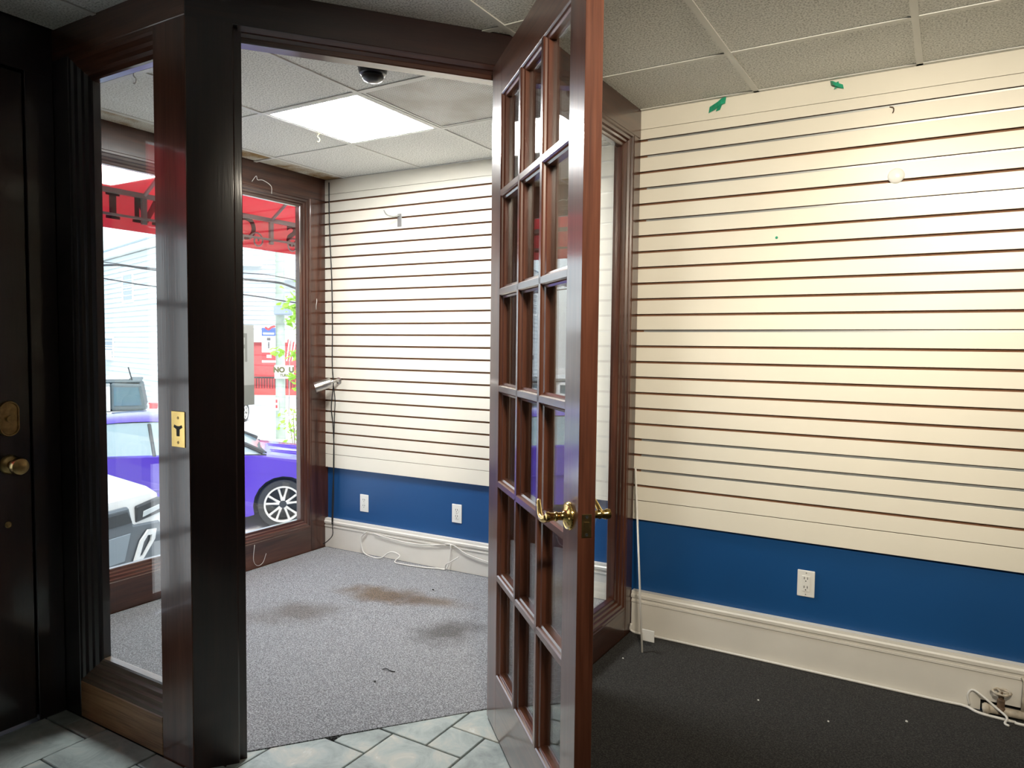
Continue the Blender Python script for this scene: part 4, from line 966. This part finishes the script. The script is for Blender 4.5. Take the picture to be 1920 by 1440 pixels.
MB().box(-w_, w_, -.012, 0, -h_, h_).build('board', SIGNW, s_, bevel=.004)
text_obj('lettering', 'NO  U', .20, .002, plain('sign_olive', (.09, .09, .03), .5), s_, Matrix.Translation((-.01, -.015, .055)) @ Matrix.Rotation(PI/2, 4, 'X'), bold=.013)
text_obj('lettering', 'TURN', .10, .002, plain('sign_olive_2', (.12, .12, .06), .5), s_, Matrix.Translation((.02, -.015, -.095)) @ Matrix.Rotation(PI/2, 4, 'X'), bold=.006)
s_, w_, h_ = psign(519.5, 527, 733, 757, 'narrow white tag with red marks near the pole foot', -.17)
MB().box(-w_, w_, -.010, 0, -h_, h_).build('board', SIGNW, s_)
for z in (-.07, .08): MB().box(-w_*.5, w_*.5, -.014, -.010, z-.045, z+.045).build('red_mark', REDI, s_)
# flag on the red house
fl0 = at(540, 655, 26); fl = empty('flag', (fl0.x, fl0.y, fl0.z), YAW, 'small striped flag hanging by the red house wall', 'flag')
MB().tube([(.02, .0, -2.4), (.06, 0, -.2), (.12, 0, .42)], .015, 6).build('flag_pole', GALV, fl)
for k in range(7): MB().prism([(-.02+k*.05, .35-k*.02), (.03+k*.05, .37-k*.02), (-.02+k*.05-.06, -.42), (-.07+k*.05-.06, -.42)], 'y', .01, .02).build('stripe', REDI if k % 2 == 0 else SIGNW, fl)

# overhead cables: street wires
def cablew(pts, r, label):
    tag(MB().tube(curve_pts([at(*p) for p in pts], 5), r, 6).build('overhead_cable', IRON, smooth=True), label, 'cable', None)
cablew([(60, 476, 21), (200, 492, 20.6), (290, 503, 20.4), (461, 512, 20.2), (529, 520, 20.0), (640, 545, 19.5)], .012, 'thin overhead cable, topmost of the street wires')
cablew([(60, 500, 21), (200, 523, 20.6), (290, 537, 20.4), (461, 553, 20.2), (530, 564, 20.0), (640, 580, 19.5)], .018, 'sagging overhead cable, lowest of the street wires')
cablew([(60, 515, 22), (200, 497, 21), (290, 506, 20.6), (461, 524, 20.2), (522, 530, 20.0), (560, 543, 19.8), (640, 575, 19.4)], .030, 'thick bundled overhead cable, middle of the street wires')

# young tree and a roadside weed
LEAF = plain('young_leaf', (.30, .52, .06), .5, var=.4, vscale=3)
lt = LEAF.node_tree; tl = lt.nodes.new('ShaderNodeBsdfTranslucent'); tl.inputs[0].default_value = (.45, .75, .08, 1); mx = lt.nodes.new('ShaderNodeMixShader'); mx.inputs[0].default_value = .5
lt.links.new(lt.nodes['Principled BSDF'].outputs[0], mx.inputs[1]); lt.links.new(tl.outputs[0], mx.inputs[2]); lt.links.new(mx.outputs[0], lt.nodes['Material Output'].inputs[0])
BARK = plain('bark', (.20, .15, .10), .9)
def leaves(root, centres, n, size, seed):
    rnd = random.Random(seed); m_ = MB()
    for (c, r, cnt) in centres:
        for _ in range(cnt):
            p = Vector(c)+Vector((rnd.gauss(0, 1), rnd.gauss(0, 1), rnd.gauss(0, .8)))*r*.5
            a = Vector((rnd.uniform(-1, 1), rnd.uniform(-1, 1), rnd.uniform(-.9, .3))).normalized(); q = a.cross(Vector((rnd.uniform(-1, 1), rnd.uniform(-1, 1), 1))).normalized()
            nn = a.cross(q)*size*.12; s = size*rnd.uniform(.7, 1.2); i = len(m_.v)
            m_.v += [tuple(p), tuple(p+a*s*.5+q*s*.32+nn), tuple(p+a*s), tuple(p+a*s*.5-q*s*.32+nn)]; m_.f += [(i, i+1, i+2), (i, i+2, i+3)]
    o = m_.build('foliage', LEAF, root); o['kind'] = 'stuff'; return o
tb_ = at(575, 830, 13.5)
tr = empty('young_tree', (tb_.x, tb_.y, -1.127), YAW, 'young green leafed street tree at the right edge of the street window', 'tree')
kt = 13.5/FPX
def tp(px, y): return ((px-575)*kt, 0, CAMZ+1.127-(y-630)*kt)
MB().tube([(0, 0, -.2), (.05, .02, 1.2), (.1, 0, 2.2), (.12, 0, 3.2)], [.05, .045, .035, .015], 8).build('trunk', BARK, tr, smooth=True)
cl = []
for (px, y, r, n) in [(549, 562, .15, 26), (546, 588, .13, 16), (556, 548, .12, 12), (560, 652, .16, 24), (562, 690, .12, 12), (559, 712, .12, 14), (524, 642, .09, 9), (590, 600, .4, 60), (600, 680, .4, 60), (585, 530, .3, 40)]:
    p = tp(px, y); cl.append((p, r, n))
    MB().tube([(.06, 0, max(.6, p[2]-.35)), (p[0]*.5+.03, 0, p[2]-.15), p], [.012, .008, .004], 5).build('branch', BARK, tr)
leaves(tr, cl, 0, .16, 5)
wb_ = at(553, 815, 17.5)
wd = empty('roadside_shrub', (wb_.x, wb_.y, -1.42), YAW, 'low green shrub growing at the kerb beside the pole', 'shrub')
kw = 17.5/FPX
def wp(px, y): return ((px-553)*kw, 0, CAMZ+1.42-(y-629)*kw)
for (px, y) in [(542, 772), (550, 760), (560, 778), (552, 790)]: MB().tube([(0, 0, 0), wp(px, y)], .008, 5).build('stem', BARK, wd)
leaves(wd, [(wp(545, 775), .25, 22), (wp(556, 765), .25, 22), (wp(555, 805), .25, 26), (wp(562, 785), .25, 20)], 0, .13, 9)
# kerb and grass strip under the pole
kb = empty('kerb', (pb.x, pb.y, -1.42), YAW, 'low pale kerb with a grass verge at the pole foot', 'kerb')
MB().box(-4.5, 7, -.75, -.55, 0, .09).build('kerb_stone', plain('grey_kerb', (.40, .44, .42), .8), kb)
MB().box(-4.5, 7, -.55, -.145, 0, .07).build('verge', plain('dry_verge', (.50, .56, .40), .9, var=.3, vscale=5), kb)
